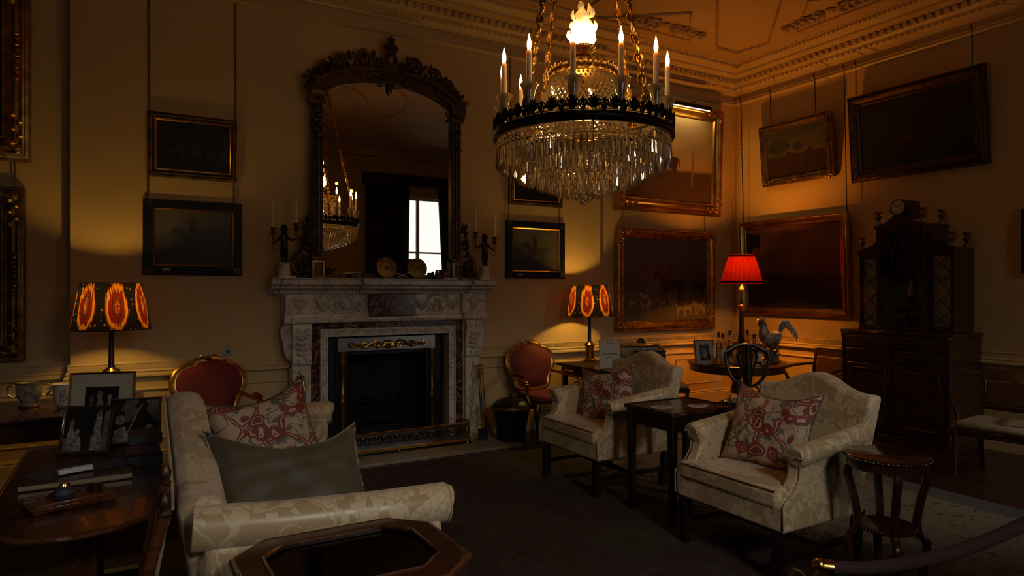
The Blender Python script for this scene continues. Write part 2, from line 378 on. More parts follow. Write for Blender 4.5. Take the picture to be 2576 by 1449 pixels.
    def leaf(s, a, b, wd, nrm, th=.006, bend=0):
        """acanthus-like lobe from a to b"""
        a, b, nrm = V(a), V(b), V(nrm).normalized(); d = b-a; L = d.length; d.normalize(); sd = d.cross(nrm); pr = [(0, .15), (.2, .75), (.45, 1), (.7, .8), (.88, .4), (1, .02)]
        pts = [a+d*L*t+sd*bend*sin(pi*t)+nrm*th*sin(pi*t)*1.2 for t, _ in pr]
        return s.tube(pts, [wd*k for _, k in pr], 6, up=nrm, flat=max(.15, th/wd))
    def obj(s, name, mat, parent=None, bev=0, ang=38, sub=0, smooth=True, loc=None):
        me = bpy.data.meshes.new(name); me.from_pydata(s.v, [], s.f); me.validate()
        for mm in (mat if isinstance(mat, (list, tuple)) else [mat]): me.materials.append(MATS[mm])
        if len(me.polygons) == len(s.mi): me.polygons.foreach_set('material_index', s.mi)
        if smooth:
            me.polygons.foreach_set('use_smooth', [True]*len(me.polygons)); me.set_sharp_from_angle(angle=R(ang))
        me.update(); o = bpy.data.objects.new(name, me); C.objects.link(o)
        if parent: o.parent = parent
        if loc: o.location = loc
        if bev:
            b = o.modifiers.new('bevel', 'BEVEL'); b.width = bev; b.segments = 2; b.limit_method = 'ANGLE'; b.angle_limit = R(40)
        if sub:
            b = o.modifiers.new('subsurf', 'SUBSURF'); b.levels = sub; b.render_levels = sub
        return o
def thing(name, label, cat, loc=(0, 0, 0), rz=0, group=None, rx=0, sc=None):
    o = bpy.data.objects.new(name, None); C.objects.link(o); o.location = loc; o.rotation_euler = (rx, 0, rz); o.empty_display_size = .1
    if sc: o.scale = (sc,)*3
    return tag(o, label, cat, group)
def tag(o, label, cat, group=None):
    o['label'] = label; o['category'] = cat
    if group: o['group'] = group
    return o
def struct(mb, name, mat, **k):
    o = mb.obj(name, mat, **k); o['kind'] = 'structure'; return o
def dup(root, loc, rz, label, group=None):
    r = root.copy(); C.objects.link(r); r.location = loc; r.rotation_euler = (0, 0, rz); r['label'] = label
    if group: r['group'] = group
    def rec(a, b):
        for ch in list(a.children):
            c = ch.copy(); C.objects.link(c); c.parent = b; rec(ch, c)
    rec(root, r); return r
def skin(name, joints, edges, mat, parent=None, sub=2):
    me = bpy.data.meshes.new(name); me.from_pydata([j[0] for j in joints], edges, []); me.materials.append(MATS[mat])
    o = bpy.data.objects.new(name, me); C.objects.link(o)
    if parent: o.parent = parent
    m = o.modifiers.new('skin', 'SKIN'); m.use_smooth_shade = True
    for i, j in enumerate(joints):
        r = j[1]; me.skin_vertices[0].data[i].radius = (r, r) if not hasattr(r, '__len__') else r
        me.skin_vertices[0].data[i].use_root = (i == 0)
    sb = o.modifiers.new('subsurf', 'SUBSURF'); sb.levels = sub; sb.render_levels = sub
    return o
def text(body, size, mat, parent, loc, rot, name='lettering', ext=.0006):
    c = bpy.data.curves.new(name, 'FONT'); c.body = body; c.size = size; c.align_x = 'CENTER'; c.align_y = 'CENTER'; c.extrude = ext
    q = bpy.data.objects.new('tmp', c); C.objects.link(q); bpy.context.view_layer.update()
    me = bpy.data.meshes.new_from_object(q.evaluated_get(bpy.context.evaluated_depsgraph_get())); bpy.data.objects.remove(q)
    me.materials.clear(); me.materials.append(MATS[mat])
    o = bpy.data.objects.new(name, me); C.objects.link(o); o.parent = parent; o.location = loc; o.rotation_euler = rot; return o
def smooth_pts(pts, n=6):
    """catmull-rom"""
    P = [V(p) for p in pts]; out = []
    for i in range(len(P)-1):
        a = P[max(i-1, 0)]; b = P[i]; c = P[i+1]; d = P[min(i+2, len(P)-1)]
        for k in range(n):
            t = k/n; out.append(.5*((2*b)+(c-a)*t+(2*a-5*b+4*c-d)*t*t+(3*b-a-3*c+d)*t**3))
    return out+[P[-1]]

# ------------------------------------------------------------------ the room
LOOP = [(XL, YF), (XR, YF), (XR, YB), (BX1, YB), (BX1, YC), (BX0, YC), (BX0, YB), (XL, YB)]
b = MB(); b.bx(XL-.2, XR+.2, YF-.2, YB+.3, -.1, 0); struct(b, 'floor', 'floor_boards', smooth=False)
b = MB(); b.bx(XL, BX0, YB, YB+.2, 0, CEIL); b.bx(BX1, XR+.2, YB, YB+.2, 0, CEIL)
OX0, OX1, OZ = 1.68, 2.955, 1.145                      # fireplace opening cut through the chimney breast
b.bx(BX0, OX0, YC, YB+.2, 0, CEIL); b.bx(OX1, BX1, YC, YB+.2, 0, CEIL); b.bx(OX0, OX1, YC, YB+.2, OZ, CEIL)
struct(b, 'wall_back', 'wall_paint', smooth=False)
b = MB(); b.bx(XR, XR+.2, YF-.2, YB+.2, 0, CEIL); struct(b, 'wall_right', 'wall_paint', smooth=False)
b = MB(); b.bx(XL-.2, XL, YF-.2, YB+.2, 0, CEIL); struct(b, 'wall_left', 'wall_paint', smooth=False)
WIN = [(-2.1, -.7), (1.1, 2.4), (5.10, 6.62)]; WZ0, WZ1 = 1.0, 3.72
b = MB(); xs = [XL-.2] + [x for w_ in WIN for x in w_] + [XR+.2]
for i in range(0, len(xs), 2): b.bx(xs[i], xs[i+1], YF-.2, YF, 0, CEIL)
for x0, x1 in WIN: b.bx(x0, x1, YF-.2, YF, 0, WZ0); b.bx(x0, x1, YF-.2, YF, WZ1, CEIL)
struct(b, 'wall_front', 'wall_paint', smooth=False)
for i, (x0, x1) in enumerate(WIN):
    b = MB(); t = .05
    b.bx(x0, x0+t, YF-.16, YF-.1, WZ0, WZ1); b.bx(x1-t, x1, YF-.16, YF-.1, WZ0, WZ1); b.bx(x0+t, x1-t, YF-.16, YF-.1, WZ0, WZ0+t); b.bx(x0+t, x1-t, YF-.16, YF-.1, WZ1-t, WZ1)
    xm = (x0+x1)/2; b.bx(xm-.04, xm+.04, YF-.16, YF-.1, WZ0+t, WZ1-t)
    for z in (1.75, 2.46): b.bx(x0+t, xm-.025, YF-.155, YF-.105, z-.02, z+.02); b.bx(xm+.025, x1-t, YF-.155, YF-.105, z-.02, z+.02)
    wf = struct(b, 'window_%d' % (i+1), 'window_paint')
    g = MB(); g.bx(x0+t, x1-t, YF-.132, YF-.128, WZ0+t, WZ1-t); g.obj('pane', 'pane_glass', wf, smooth=False)
b = MB(); b.bx(XL-.2, XR+.2, YF-.2, YB+.2, CEIL, CEIL+.1); struct(b, 'ceiling', 'ceiling_plaster', smooth=False)
FL, FR = 1.33, 3.30
# mouldings that run round the room
DADO = [(FL, YC)] + LOOP[5:] + LOOP[:5] + [(FR, YC)]      # the dado stops at both sides of the fireplace
def trim(nm, prof, mat='trim_paint', loop=LOOP): b = MB(); b.sweep(loop, prof, closed=loop is LOOP); return struct(b, nm, mat, ang=25)
PR = 4.23
trim('trim_1', [(0, PR-.02), (.02, PR-.015), (.034, PR), (.034, PR+.012), (.022, PR+.02), (.03, PR+.03), (.03, PR+.042), (0, PR+.046)])
trim('trim_2', [(0, 4.36), (.02, 4.365), (.03, 4.385), (.06, 4.40), (.085, 4.42), (.10, 4.425), (.10, 4.445), (.12, 4.45), (.14, 4.47), (.14, 4.52), (.19, 4.53), (.24, 4.545), (.27, 4.55), (.27, 4.575), (.30, 4.585), (.34, 4.60), (.375, 4.62), (.39, 4.622), (.39, 4.64), (.42, 4.642), (.42, CEIL)], 'trim_paint')
LO = [l for l in LOOP if l[0] != BX0 or True]
trim('trim_3', [(0, .985), (.018, .985), (.022, .975), (.016, .965), (.016, .925), (.026, .92), (.034, .905), (.026, .893), (.03, .888), (.045, .878), (.045, .862), (.03, .858), (.02, .848), (0, .845)], loop=DADO)
trim('trim_4', [(0, .762), (.012, .758), (.018, .745), (.012, .735), (0, .73)], loop=DADO)
trim('baseboard_back', [(0, .22), (.012, .215), (.02, .20), (.014, .19), (.025, .18), (.028, 0)], loop=DADO)
# rows of carved beads and dentils on the cornice, fluting on the dado cap
b = MB()
def along(loop, off, step):
    n = len(loop)
    for i in range(n):
        a = V(loop[i]); c = V(loop[(i+1) % n]); d = c-a; L = d.length; d.normalize(); nn = V((-d.y, d.x)); k = max(1, int(L/step))
        if L < .3: continue
        for j in range(k): yield a+d*((j+.5)*L/k)+nn*off, atan2(d.y, d.x)
for p, a in along(LOOP, .16, .085): b.box((p.x, p.y, 4.497), (.05, .05, .04), a)
for p, a in along(LOOP, .385, .055): b.ball((p.x, p.y, 4.612), .017, 6)
for p, a in along(LOOP, .095, .07): b.ball((p.x, p.y, 4.415), .016, 6)
struct(b, 'trim_5', 'trim_paint')
b = MB()
for p, a in along(LOOP, .018, .03): 
    if p.y > 5 and not (FL < p.x < FR and p.y < YB-.05): b.box((p.x, p.y, .945), (.016, .012, .034), a)
struct(b, 'trim_6', 'trim_paint', smooth=False)
# corner beading where the two walls meet
b = MB()
for dx in (.05, .13, .17): b.tube([(XR-dx, YB-.005, 1.0), (XR-dx, YB-.005, 4.22)], .010, 8)
for dy in (.05, .13, .17): b.tube([(XR-.005, YB-dy, 1.0), (XR-.005, YB-dy, 4.22)], .010, 8)
struct(b, 'trim_7', 'trim_paint')
# dado panels
b = MB()
def panel(x0, x1, z0, z1, wallA=True):
    pts = [(x0, z0), (x1, z0), (x1, z1), (x0, z1)]
    P = [((x, YC if wallA and BX0 < x < BX1 else (YB if wallA else 0), z) if wallA else (XR, x, z)) for x, z in pts]
    b.tube(P, .009, 6, closed=True)
for x0, x1 in ((-2.6, -1.8), (-1.6, -.6), (-.2, 1.0), (3.75, 4.85), (5.2, 6.2), (6.4, 7.3)): panel(x0, x1, .32, .66)
for y0, y1 in ((-2, -.5), (-.3, 1.2), (1.4, 2.9), (3.1, 4.5), (4.7, 6.4)): panel(y0, y1, .32, .66, False)
struct(b, 'trim_8', 'trim_paint')
# plaster relief on the ceiling, the same quarter mirrored into the four corners
b = MB(); cx, cy = 2.315, 2.04; Z = CEIL
def bead(pts, r=.016):
    b.tube(pts, r, 6, closed=True)
    n = len(pts)
    for i in range(n):
        a = V(pts[i]); c = V(pts[(i+1) % n]); k = int((c-a).length/.05)
        for j in range(k): b.ball(a+(c-a)*(j/k)-V((0, 0, .014)), .013, 5)
def spray(c, U, W, L):
    for sgn in (-1, 1):
        for k in range(6):
            t = .12+.14*k; p = V(c)+V(U)*sgn*L*t+V(W)*.02*sin(k*2)
            for q in (-1, 1): b.leaf(p, p+V(U)*sgn*.09+V(W)*q*.085*(1.25-t), .026, (0, 0, -1), .03)
        b.curl(V(c)+V(U)*sgn*L*.35-V((0, 0, .015)), U, W, .09, 1.4, .014, flip=sgn)
    b.ball(V(c)-V((0, 0, .01)), .06, 8, (1, 1, .5))
for fx in (1, -1):
    for fy in (1, -1):
        T = lambda x, y, dz=0: (cx+fx*(x-cx), cy+fy*(y-cy), Z-.012-dz)
        bead([T(4.9, 4.55), T(6.39, 5.95), T(6.77, 5.98), T(6.84, 5.55), T(5.45, 4.15)])
        b.tube([T(4.55, 5.98), T(5.95, 5.98), T(5.36, 5.36)], .014, 6, closed=True)
        b.tube([T(6.86, 3.75), T(6.86, 5.15), T(6.2, 4.52)], .014, 6, closed=True)
        spray(T(5.36, 5.75), (fx, 0, 0), (0, fy, 0), .62); spray(T(6.62, 4.55), (0, fy, 0), (fx, 0, 0), .62)
        b.tube([T(2.6, 5.98), T(4.3, 5.98), T(4.3, 5.0), T(2.6, 5.0)], .014, 6, closed=True)
        spray(T(3.45, 5.5), (fx, 0, 0), (0, fy, 0), .8)
for r_ in (.55, 1.1, 1.75): b.tube([(cx+r_*cos(a*pi/24), cy+r_*sin(a*pi/24), Z-.01) for a in range(48)], .02, 6, closed=True)
for k in range(16):
    a = k*pi/8; b.leaf((cx+.12*cos(a), cy+.12*sin(a), Z-.02), (cx+.5*cos(a), cy+.5*sin(a), Z-.02), .06, (0, 0, -1), .03)
struct(b, 'trim_9', 'ceiling_plaster')

# carpet and hearth
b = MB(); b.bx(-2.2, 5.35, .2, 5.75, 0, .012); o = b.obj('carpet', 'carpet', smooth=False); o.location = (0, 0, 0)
tag(o, 'large faded floral carpet in dull red and olive covering the floor', 'carpet')
b = MB(); b.bx(5.35, 5.62, .0, 5.75, 0, .008); o = tag(b.obj('runner_strip', 'sisal', smooth=False), 'blue-grey strip of floor covering along the edge of the floral carpet', 'runner')
b = MB(); b.bx(1.15, 3.5, 5.85, YC, 0, .03); b.bx(OX0+.02, OX1-.02, YC, YB+.5, 0, .03); struct(b, 'trim_10', 'hearth_stone', bev=.004)

# curtains and pelmets at the windows (seen in the overmantel mirror)
def curtain(x0, x1, xt0, xt1, z0, z1, label):
    """hanging cloth whose foot spans x0-x1 and whose head spans xt0-xt1, with folds"""
    b = MB()
    def fn(u, v):
        t = min(1, max(0, v)); k = t
        x = (x0+(x1-x0)*u)*(1-k)+(xt0+(xt1-xt0)*u)*k
        return (x, YF+.11+.035*sin(u*pi*11)+.01*sin(u*31+v*5), z0+(z1-z0)*v)
    b.grid(fn, 56, 10); o = b.obj('curtain', 'curtain'); sd = o.modifiers.new('solid', 'SOLIDIFY'); sd.thickness = .012
    tag(o, label, 'curtain'); return o
for i, (x0, x1) in enumerate(WIN):
    nm = ['the window on the sofa side', 'the middle window', 'the window seen in the mirror'][i]; xm = (x0+x1)/2
    curtain(x0-.55, x0+.40 if i == 2 else x0+.2, x0-.55, x0+.48 if i == 2 else x0+.3, .02, 3.95, 'dark curtain on one side of '+nm)
    curtain(x1-.14, x1+.3, x1-.34 if i == 2 else x1-.3, x1+.3, .02, 3.95, 'dark curtain gathered on the far side of '+nm)
    p = MB(); p.bx(x0-.6, x1+.33, YF+.01, YF+.22, 3.95, 4.18); tag(p.obj('pelmet', 'curtain', bev=.01), 'dark pelmet board above '+nm, 'pelmet')
# ------------------------------------------------------------------ fireplace
FC = 2.317
fp = thing('fireplace_surround', 'white and dark red marble fireplace surround with carved frieze and scroll jambs', 'fireplace', (FC, YC, 0))
# local coords: x about the centre, y negative towards the room
def shelfprof(mb, x0, x1, out, z0=1.56):
    pr = [(0, 0), (.05, .005), (.06, .03), (.10, .05), (.12, .055), (.12, .075), (.17, .085), (.19, .09), (.19, .135), (.205, .14), (.205, .15), (0, .15)]
    mb.prism([(-(p+out), z) for p, z in pr], (x0, 0, z0), (0, 1, 0), (0, 0, 1), (x1-x0, 0, 0))
b = MB()
shelfprof(b, -1.13, 1.13, .02); 
for s_ in (-1, 1):
    shelfprof(b, min(s_*.86, s_*1.09), max(s_*.86, s_*1.09), .07)
shelfprof(b, -.33, .33, .06)
for s_ in (-1, 1): shelfprof(b, min(s_*1.10, s_*1.165), max(s_*1.10, s_*1.165), .0)
for k in range(88): b.box((-1.09+k*.025, -.09, 1.562), (.014, .02, .014))
b.obj('mantel_shelf', 'marble', fp, bev=.002)
b = MB(); b.bx(-1.02, 1.02, -.085, 0, 1.325, 1.562)
for s_ in (-1, 1): b.box((s_*.91, -.075, 1.455), (.26, .13, .21)); b.box((s_*1.03, -.03, 1.44), (.05, .06, .23))
b.obj('frieze', 'marble', fp, bev=.003)
b = MB(); pr = [(0, 0), (.035, .0), (.04, -.02), (.055, -.03), (.06, -.055), (.05, -.075), (0, -.08)]
def ledge(x0, x1, out): b.prism([(-(p+out), z) for p, z in pr[::-1]], (x0, 0, 1.36), (0, 1, 0), (0, 0, 1), (x1-x0, 0, 0))
ledge(-.80, .80, .075)
for s_ in (-1, 1): ledge(min(s_*.78, s_*1.055), max(s_*.78, s_*1.055), .13)
b.obj('architrave_moulding', 'marble', fp)
b = MB(); b.bx(-.24, .24, -.155, -.085, 1.335, 1.56); b.obj('centre_tablet', 'marble_red', fp, bev=.004)
for s_ in (-1, 1):   # carved urns and garland panels
    b = MB(); x = s_*.91
    prof = [(.001, 0), (.035, 0), (.035, .012), (.012, .02), (.02, .035), (.045, .06), (.055, .10), (.05, .115), (.06, .12), (.06, .13), (.03, .15), (.008, .165), (.008, .175), (.001, .18)]
    b.lathe(prof, (x, -.142, 1.375), 16, M=Matrix.Diagonal((1, .35, 1, 1)))
    for q in (-1, 1): b.curl((x+q*.062, -.142, 1.48), (q, 0, 0), (0, 0, 1), .02, 1.2, .005)
    b.obj('carved_urn', 'marble_carved', fp)
    b = MB(); x = s_*.51; y = -.088
    b.tube([(x+.115*cos(a*pi/12), y, 1.462+.085*sin(a*pi/12)) for a in range(24)], .012, 6, closed=True)
    for k in range(22): b.ball((x+random.uniform(-.06, .06), y-.005, 1.455+random.uniform(-.05, .04)), random.uniform(.012, .02), 6)
    for q in (-1, 1):
        b.curl((x+q*.16, y, 1.44), (q, 0, 0), (0, 0, 1), .045, 1.5, .011, flip=1)
        b.curl((x+q*.10, y, 1.52), (-q, 0, 0), (0, 0, 1), .035, 1.5, .009)
        for k in range(5): b.leaf((x+q*(.13+.02*k), y, 1.42+.01*k), (x+q*(.20+.012*k), y, 1.39+.03*k), .014, (0, -1, 0), .012)
        for k in range(4): b.leaf((x+q*(.17+.01*k), y, 1.47), (x+q*(.23), y, 1.41+.025*k), .01, (0, -1, 0), .01)
    b.obj('carved_garland', 'marble_carved', fp)
# jambs: flank with an s-scroll outline, console, floral drop
flank = [(.80, 0), (1.0, 0), (1.0, .10), (.985, .12), (.985, .86), (.965, .91), (.985, .93), (1.02, .96), (1.045, 1.02), (1.05, 1.10), (1.07, 1.16), (1.075, 1.22), (1.055, 1.265), (1.02, 1.285), (.80, 1.285)]
for s_ in (-1, 1):
    b = MB(); pl = [(s_*x, z) for x, z in flank]; pl = pl if s_ > 0 else pl[::-1]
    b.prism(pl, (0, -.005, 0), (1, 0, 0), (0, 0, 1), (0, -.10, 0)); b.obj('jamb', 'marble', fp, bev=.003)
    b = MB(); b.tube([(s_*x, -.108, z) for x, z in flank[3:-1]][0:11], .006, 6); b.curl((s_*1.02, -.108, 1.21), (s_, 0, 0), (0, 0, 1), .042, 1.6, .008); b.obj('scroll_line', 'marble_carved', fp)
    b = MB(); b.box((s_*.895, -.12, .45), (.17, .05, .90)); b.box((s_*.895, -.13, .06), (.20, .08, .12))
    cons = [(-.10, .88), (-.135, .88), (-.165, .90), (-.165, .96), (-.15, 1.02), (-.16, 1.10), (-.185, 1.18), (-.185, 1.24), (-.165, 1.28), (-.10, 1.285)]
    b.prism(cons, (s_*.895-.088, 0, 0), (0, 1, 0), (0, 0, 1), (.176, 0, 0)); b.obj('console_bracket', 'marble', fp, bev=.004)
    b = MB(); x = s_*.895
    for q in (-1, 1):
        b.curl((x+q*.035, -.17, .93), (q, 0, 0), (0, 0, 1), .022, 1.5, .006); b.curl((x+q*.04, -.19, 1.21), (q, 0, 0), (0, 0, 1), .03, 1.5, .007)
        for k in range(4): b.leaf((x, -.166-.004*k, .98+.05*k), (x+q*.055, -.166-.004*k, 1.01+.05*k), .012, (0, -1, 0), .012)
    for k in range(26):
        z = .84-.62*k/26; wd = .05*(.5+.5*abs(sin(k*.9))); a = random.uniform(-1, 1)
        b.leaf((x, -.147, z), (x+a*wd, -.149, z-.03), .014, (0, -1, 0), .012)
        if k % 3 == 0: b.ball((x+a*.02, -.15, z), .014, 6)
    b.obj('floral_drop', 'marble_carved', fp)
b = MB(); b.bx(-.81, -.70, -.075, 0, 0, 1.285); b.bx(.70, .81, -.075, 0, 0, 1.285); b.bx(-.70, .70, -.075, 0, 1.215, 1.285); b.obj('red_marble_slip', 'marble_red', fp)
# egg-and-dart frame
hw = (OX1-OX0)/2; xc = (OX0+OX1)/2-FC
def archp(mb, w0, w1, y0, y1, z0, z1):
    mb.bx(xc-w1, xc-w0, y0, y1, 0, z1); mb.bx(xc+w0, xc+w1, y0, y1, 0, z1); mb.bx(xc-w0, xc+w0, y0, y1, z0, z1)
b = MB(); archp(b, hw, hw+.075, -.095, 0, OZ, OZ+.075); archp(b, hw+.06, hw+.072, -.11, -.095, OZ+.06, OZ+.072); archp(b, hw, hw+.012, -.105, -.095, OZ, OZ+.012)
n = 0
for k in range(26):
    x = xc-hw+.02+k*(2*hw-.04)/25; b.ball((x, -.098, OZ+.036), .02, 8, (.7, .6, 1)); b.box((x+.0245, -.098, OZ+.036), (.008, .012, .04))
for k in range(23):
    z = .05+k*.049
    for s_ in (-1, 1): b.ball((xc+s_*(hw+.036), -.098, z), .02, 8, (1, .6, .7)); b.box((xc+s_*(hw+.036), -.098, z+.0245), (.04, .012, .008))
b.obj('egg_and_dart_frame', 'marble', fp)
# register grate
gr = thing('register_grate', 'polished steel register grate with brass columns inside the marble fireplace', 'fire grate', ((OX0+OX1)/2, YC, 0))
b = MB(); hb = hw-.005
b.bx(-hb, hb, .42, .44, .03, OZ); b.prism([(-hb, 0), (-hb+.22, .4), (-hb+.24, .4), (-hb+.02, 0)], (0, .02, .03), (1, 0, 0), (0, 1, 0), (0, 0, 1.1)); b.prism([(hb-.02, 0), (hb-.24, .4), (hb-.22, .4), (hb, 0)], (0, .02, .03), (1, 0, 0), (0, 1, 0), (0, 0, 1.1))
b.bx(-hb, hb, .0, .42, OZ-.02, OZ-.002); b.obj('firebox', 'soot', gr)
b = MB(); b.bx(-hb+.005, hb-.005, .03, .05, .95, OZ-.02); b.bx(-hb+.005, -hb+.10, .03, .05, .03, .95); b.bx(hb-.10, hb-.005, .03, .05, .03, .95); b.obj('iron_surround', 'iron', gr)
b = MB(); b.bx(-.52, .52, -.01, .03, .985, 1.125); b.obj('steel_hood', 'steel', gr, bev=.004)
b = MB(); b.bx(-.53, -.42, .005, .035, .03, .985); b.bx(.42, .53, .005, .035, .03, .985); b.obj('steel_cheek', 'iron', gr, bev=.003)
b = MB(); y = -.02
b.ball((0, y, 1.045), .055, 14, (1.2, .35, .8))
for k in range(9): a = pi*(k+.5)/9; b.leaf((0, y-.01, 1.02), (.095*cos(a), y-.015, 1.02+.075*sin(a)), .013, (0, -1, 0), .008)
for s_ in (-1, 1):
    b.tube(smooth_pts([(s_*.06, y, 1.03), (s_*.12, y, 1.085), (s_*.19, y, 1.06), (s_*.25, y, 1.02), (s_*.32, y, 1.05), (s_*.39, y, 1.04)]), .011, 8)
    b.curl((s_*.11, y, 1.04), (s_, 0, 0), (0, 0, -1), .03, 1.6, .010); b.curl((s_*.25, y, 1.045), (s_, 0, 0), (0, 0, 1), .03, 1.5, .009); b.curl((s_*.385, y, 1.045), (-s_, 0, 0), (0, 0, 1), .028, 1.5, .009)
    for k in range(7): b.leaf((s_*(.13+.035*k), y, 1.06-.01*(k % 3)), (s_*(.165+.035*k), y-.008, 1.02+.015*(k % 2)), .011, (0, -1, 0), .008)
b.obj('brass_ornament', 'brass', gr)
for s_ in (-1, 1):
    b = MB(); b.lathe([(.03, 0), (.03, .04), (.018, .06), (.018, .42), (.027, .44), (.03, .47), (.02, .50), (.027, .53), (.018, .56), (.018, .82), (.03, .86), (.022, .89), (.032, .92), (.032, .955)], (s_*.475, -.02, .03), 14, M=None)
    b.obj('brass_column', 'brass', gr)
b = MB()
for k in range(5): z = .34+.06*k; b.tube(smooth_pts([(-.30, .12, z), (-.2, .03, z), (0, 0, z), (.2, .03, z), (.30, .12, z)]), .008, 6)
for x in (-.30, .30): b.tube([(x, .12, .03), (x, .12, .66)], .014, 6)
b.bx(-.27, .27, .03, .3, .10, .22)
b.tube([(.26*cos(a), .10, .38+.40*sin(a)) for a in [pi*k/16 for k in range(17)]]+[(-.26, .10, .30), (.26, .10, .30)], .007, 6, closed=True)
b.obj('fire_basket', 'iron', gr)
b = MB(); b.tube(smooth_pts([(-.22, .075, .315), (0, .055, .305), (.22, .075, .315)]), .006, 6); b.obj('brass_lip', 'brass', gr)
# fender
fd = thing('fender', 'pierced steel and brass fender standing on the hearth', 'fender', (FC-.02, 6.15, 0))
W2 = .78; Y1 = .235
fpath = [(-W2, Y1, 0), (-W2, .06, 0), (-W2+.05, 0, 0), (W2-.05, 0, 0), (W2, .06, 0), (W2, Y1, 0)]
def rail(z, r): return [(x, y, z) for x, y, _ in fpath]
b = MB(); b.tube(rail(.065, 0), .018, 8); b.obj('bottom_rail', 'brass', fd)
b = MB(); b.tube(rail(.235, 0), .013, 8); b.obj('top_rail', 'brass', fd)
b = MB(); L = [V(p) for p in fpath]
for i in range(5):
    a, c = L[i], L[i+1]; d = c-a; m_ = (a+c)/2; ang_ = atan2(d.y, d.x)
    b.box((m_.x, m_.y, .105), (d.length, .006, .05), ang_); b.box((m_.x, m_.y, .215), (d.length, .006, .03), ang_)
    k = max(1, int(d.length/.065))
    for j in range(k):
        p = a+d*((j+.5)/k)
        b.box((p.x, p.y, .155), (.028, .006, .028), ang_, ry=pi/4); b.box((p.x, p.y, .18), (.008, .006, .06), ang_); b.ball((p.x, p.y, .192), .014, 6, (1, 1, .7))
        p2 = a+d*(j/k); b.box((p2.x, p2.y, .155), (.016, .006, .07), ang_)
b.obj('pierced_steel_plate', 'steel', fd)
b = MB(); b.bx(-W2, W2, -.005, .235, .03, .045); b.obj('fender_base', 'iron', fd)
for x in (-W2+.05, 0, W2-.05):
    b = MB(); b.ball((x, .01, .04), .02, 8); b.obj('foot', 'brass', fd)
# fire irons
def iron_set(loc, rz, label, items):
    for nm, x, head in items:
        t = thing(nm, label % nm.replace('_', ' '), 'fire iron', (loc[0]+x, loc[1], 0.04), rz, 'fire irons leaning on the jambs')
        b = MB(); b.tube([(0, 0, .03), (.0, .16, .62)], .006, 6); b.obj('shaft', 'iron', t)
        b = MB(); b.tube([(0, .16, .62), (0, .175, .68), (0, .182, .71), (0, .187, .73)], [.009, .012, .008, .014], 8); b.ball((0, .19, .75), .014, 8); b.obj('handle', 'brass', t)
        b = MB()
        if head == 's': b.box((0, 0, .06), (.09, .008, .12)); 
        elif head == 't': b.tube([(0, 0, .25), (.02, -.01, .12), (.004, 0, .0)], .005, 6); b.tube([(0, 0, .25), (-.02, .0, .12), (-.004, 0, .0)], .005, 6)
        else: b.tube([(0, 0, .05), (0, -.01, 0), (.03, -.01, .02)], .006, 6)
        b.obj('head', 'iron', t)
iron_set((3.20, 6.16), R(-14), 'dark iron %s leaning on the fireplace jamb next to the coal bucket', [('fire_shovel', 0, 's'), ('fire_tongs', .05, 't'), ('poker', .02, 'p')])
iron_set((1.40, 6.16), R(8), 'dark iron %s leaning on the jamb behind the sofa', [('poker', 0.0, 'p'), ('fire_tongs', .05, 't')])
# coal bucket
cb = thing('coal_bucket', 'black lidded coal bucket with a copper band beside the fireplace', 'bucket', (3.50, 6.08, 0))
b = MB(); b.lathe([(.14, .0), (.15, .02), (.17, .2), (.20, .36), (.205, .37), (.001, .37)], seg=28); b.obj('pail', 'iron', cb)
b = MB(); b.lathe([(.212, .355), (.216, .37), (.212, .385), (.204, .385), (.204, .355)], seg=28); b.obj('band', 'gilt_old', cb)
b = MB(); b.lathe([(.205, .38), (.20, .40), (.15, .44), (.08, .465), (.001, .472)], seg=28); lid = b.obj('lid', 'iron', cb)
b = MB(); b.lathe([(.012, .465), (.010, .49), (.022, .50), (.018, .515), (.001, .52)], seg=12); b.obj('knob', 'iron', lid)

# ------------------------------------------------------------------ overmantel mirror
MZ = 1.71; MX = 2.30; my = 6.50
mr = thing('overmantel_mirror', 'tall arched overmantel mirror in a dark carved frame standing on the mantelpiece', 'mirror', (MX, my, MZ), rx=R(-.0))
GW = .672; GZ0, GZ1, GTOP = .06, 1.70, 1.965                  # glass half width, bottom, springing, crown
def arch(w, z1, top, n=20): return [(w*cos(pi*k/n), z1+(top-z1)*sin(pi*k/n)**.9) for k in range(n+1)]
b = MB(); o = (0, -.035, 0)
poly = [(-GW-.01, GZ0-.02), (GW+.01, GZ0-.02)] + arch(GW+.01, GZ1, GTOP+.01)
b.prism(poly, o, (1, 0, 0), (0, 0, 1), (0, .006, 0)); b.obj('mirror_plate', 'mirror_glass', mr, smooth=False)
b = MB(); b.bx(-GW-.10, GW+.10, -.02, 0, 0, GZ1+.1); b.obj('back_board', 'dark_wood', mr)
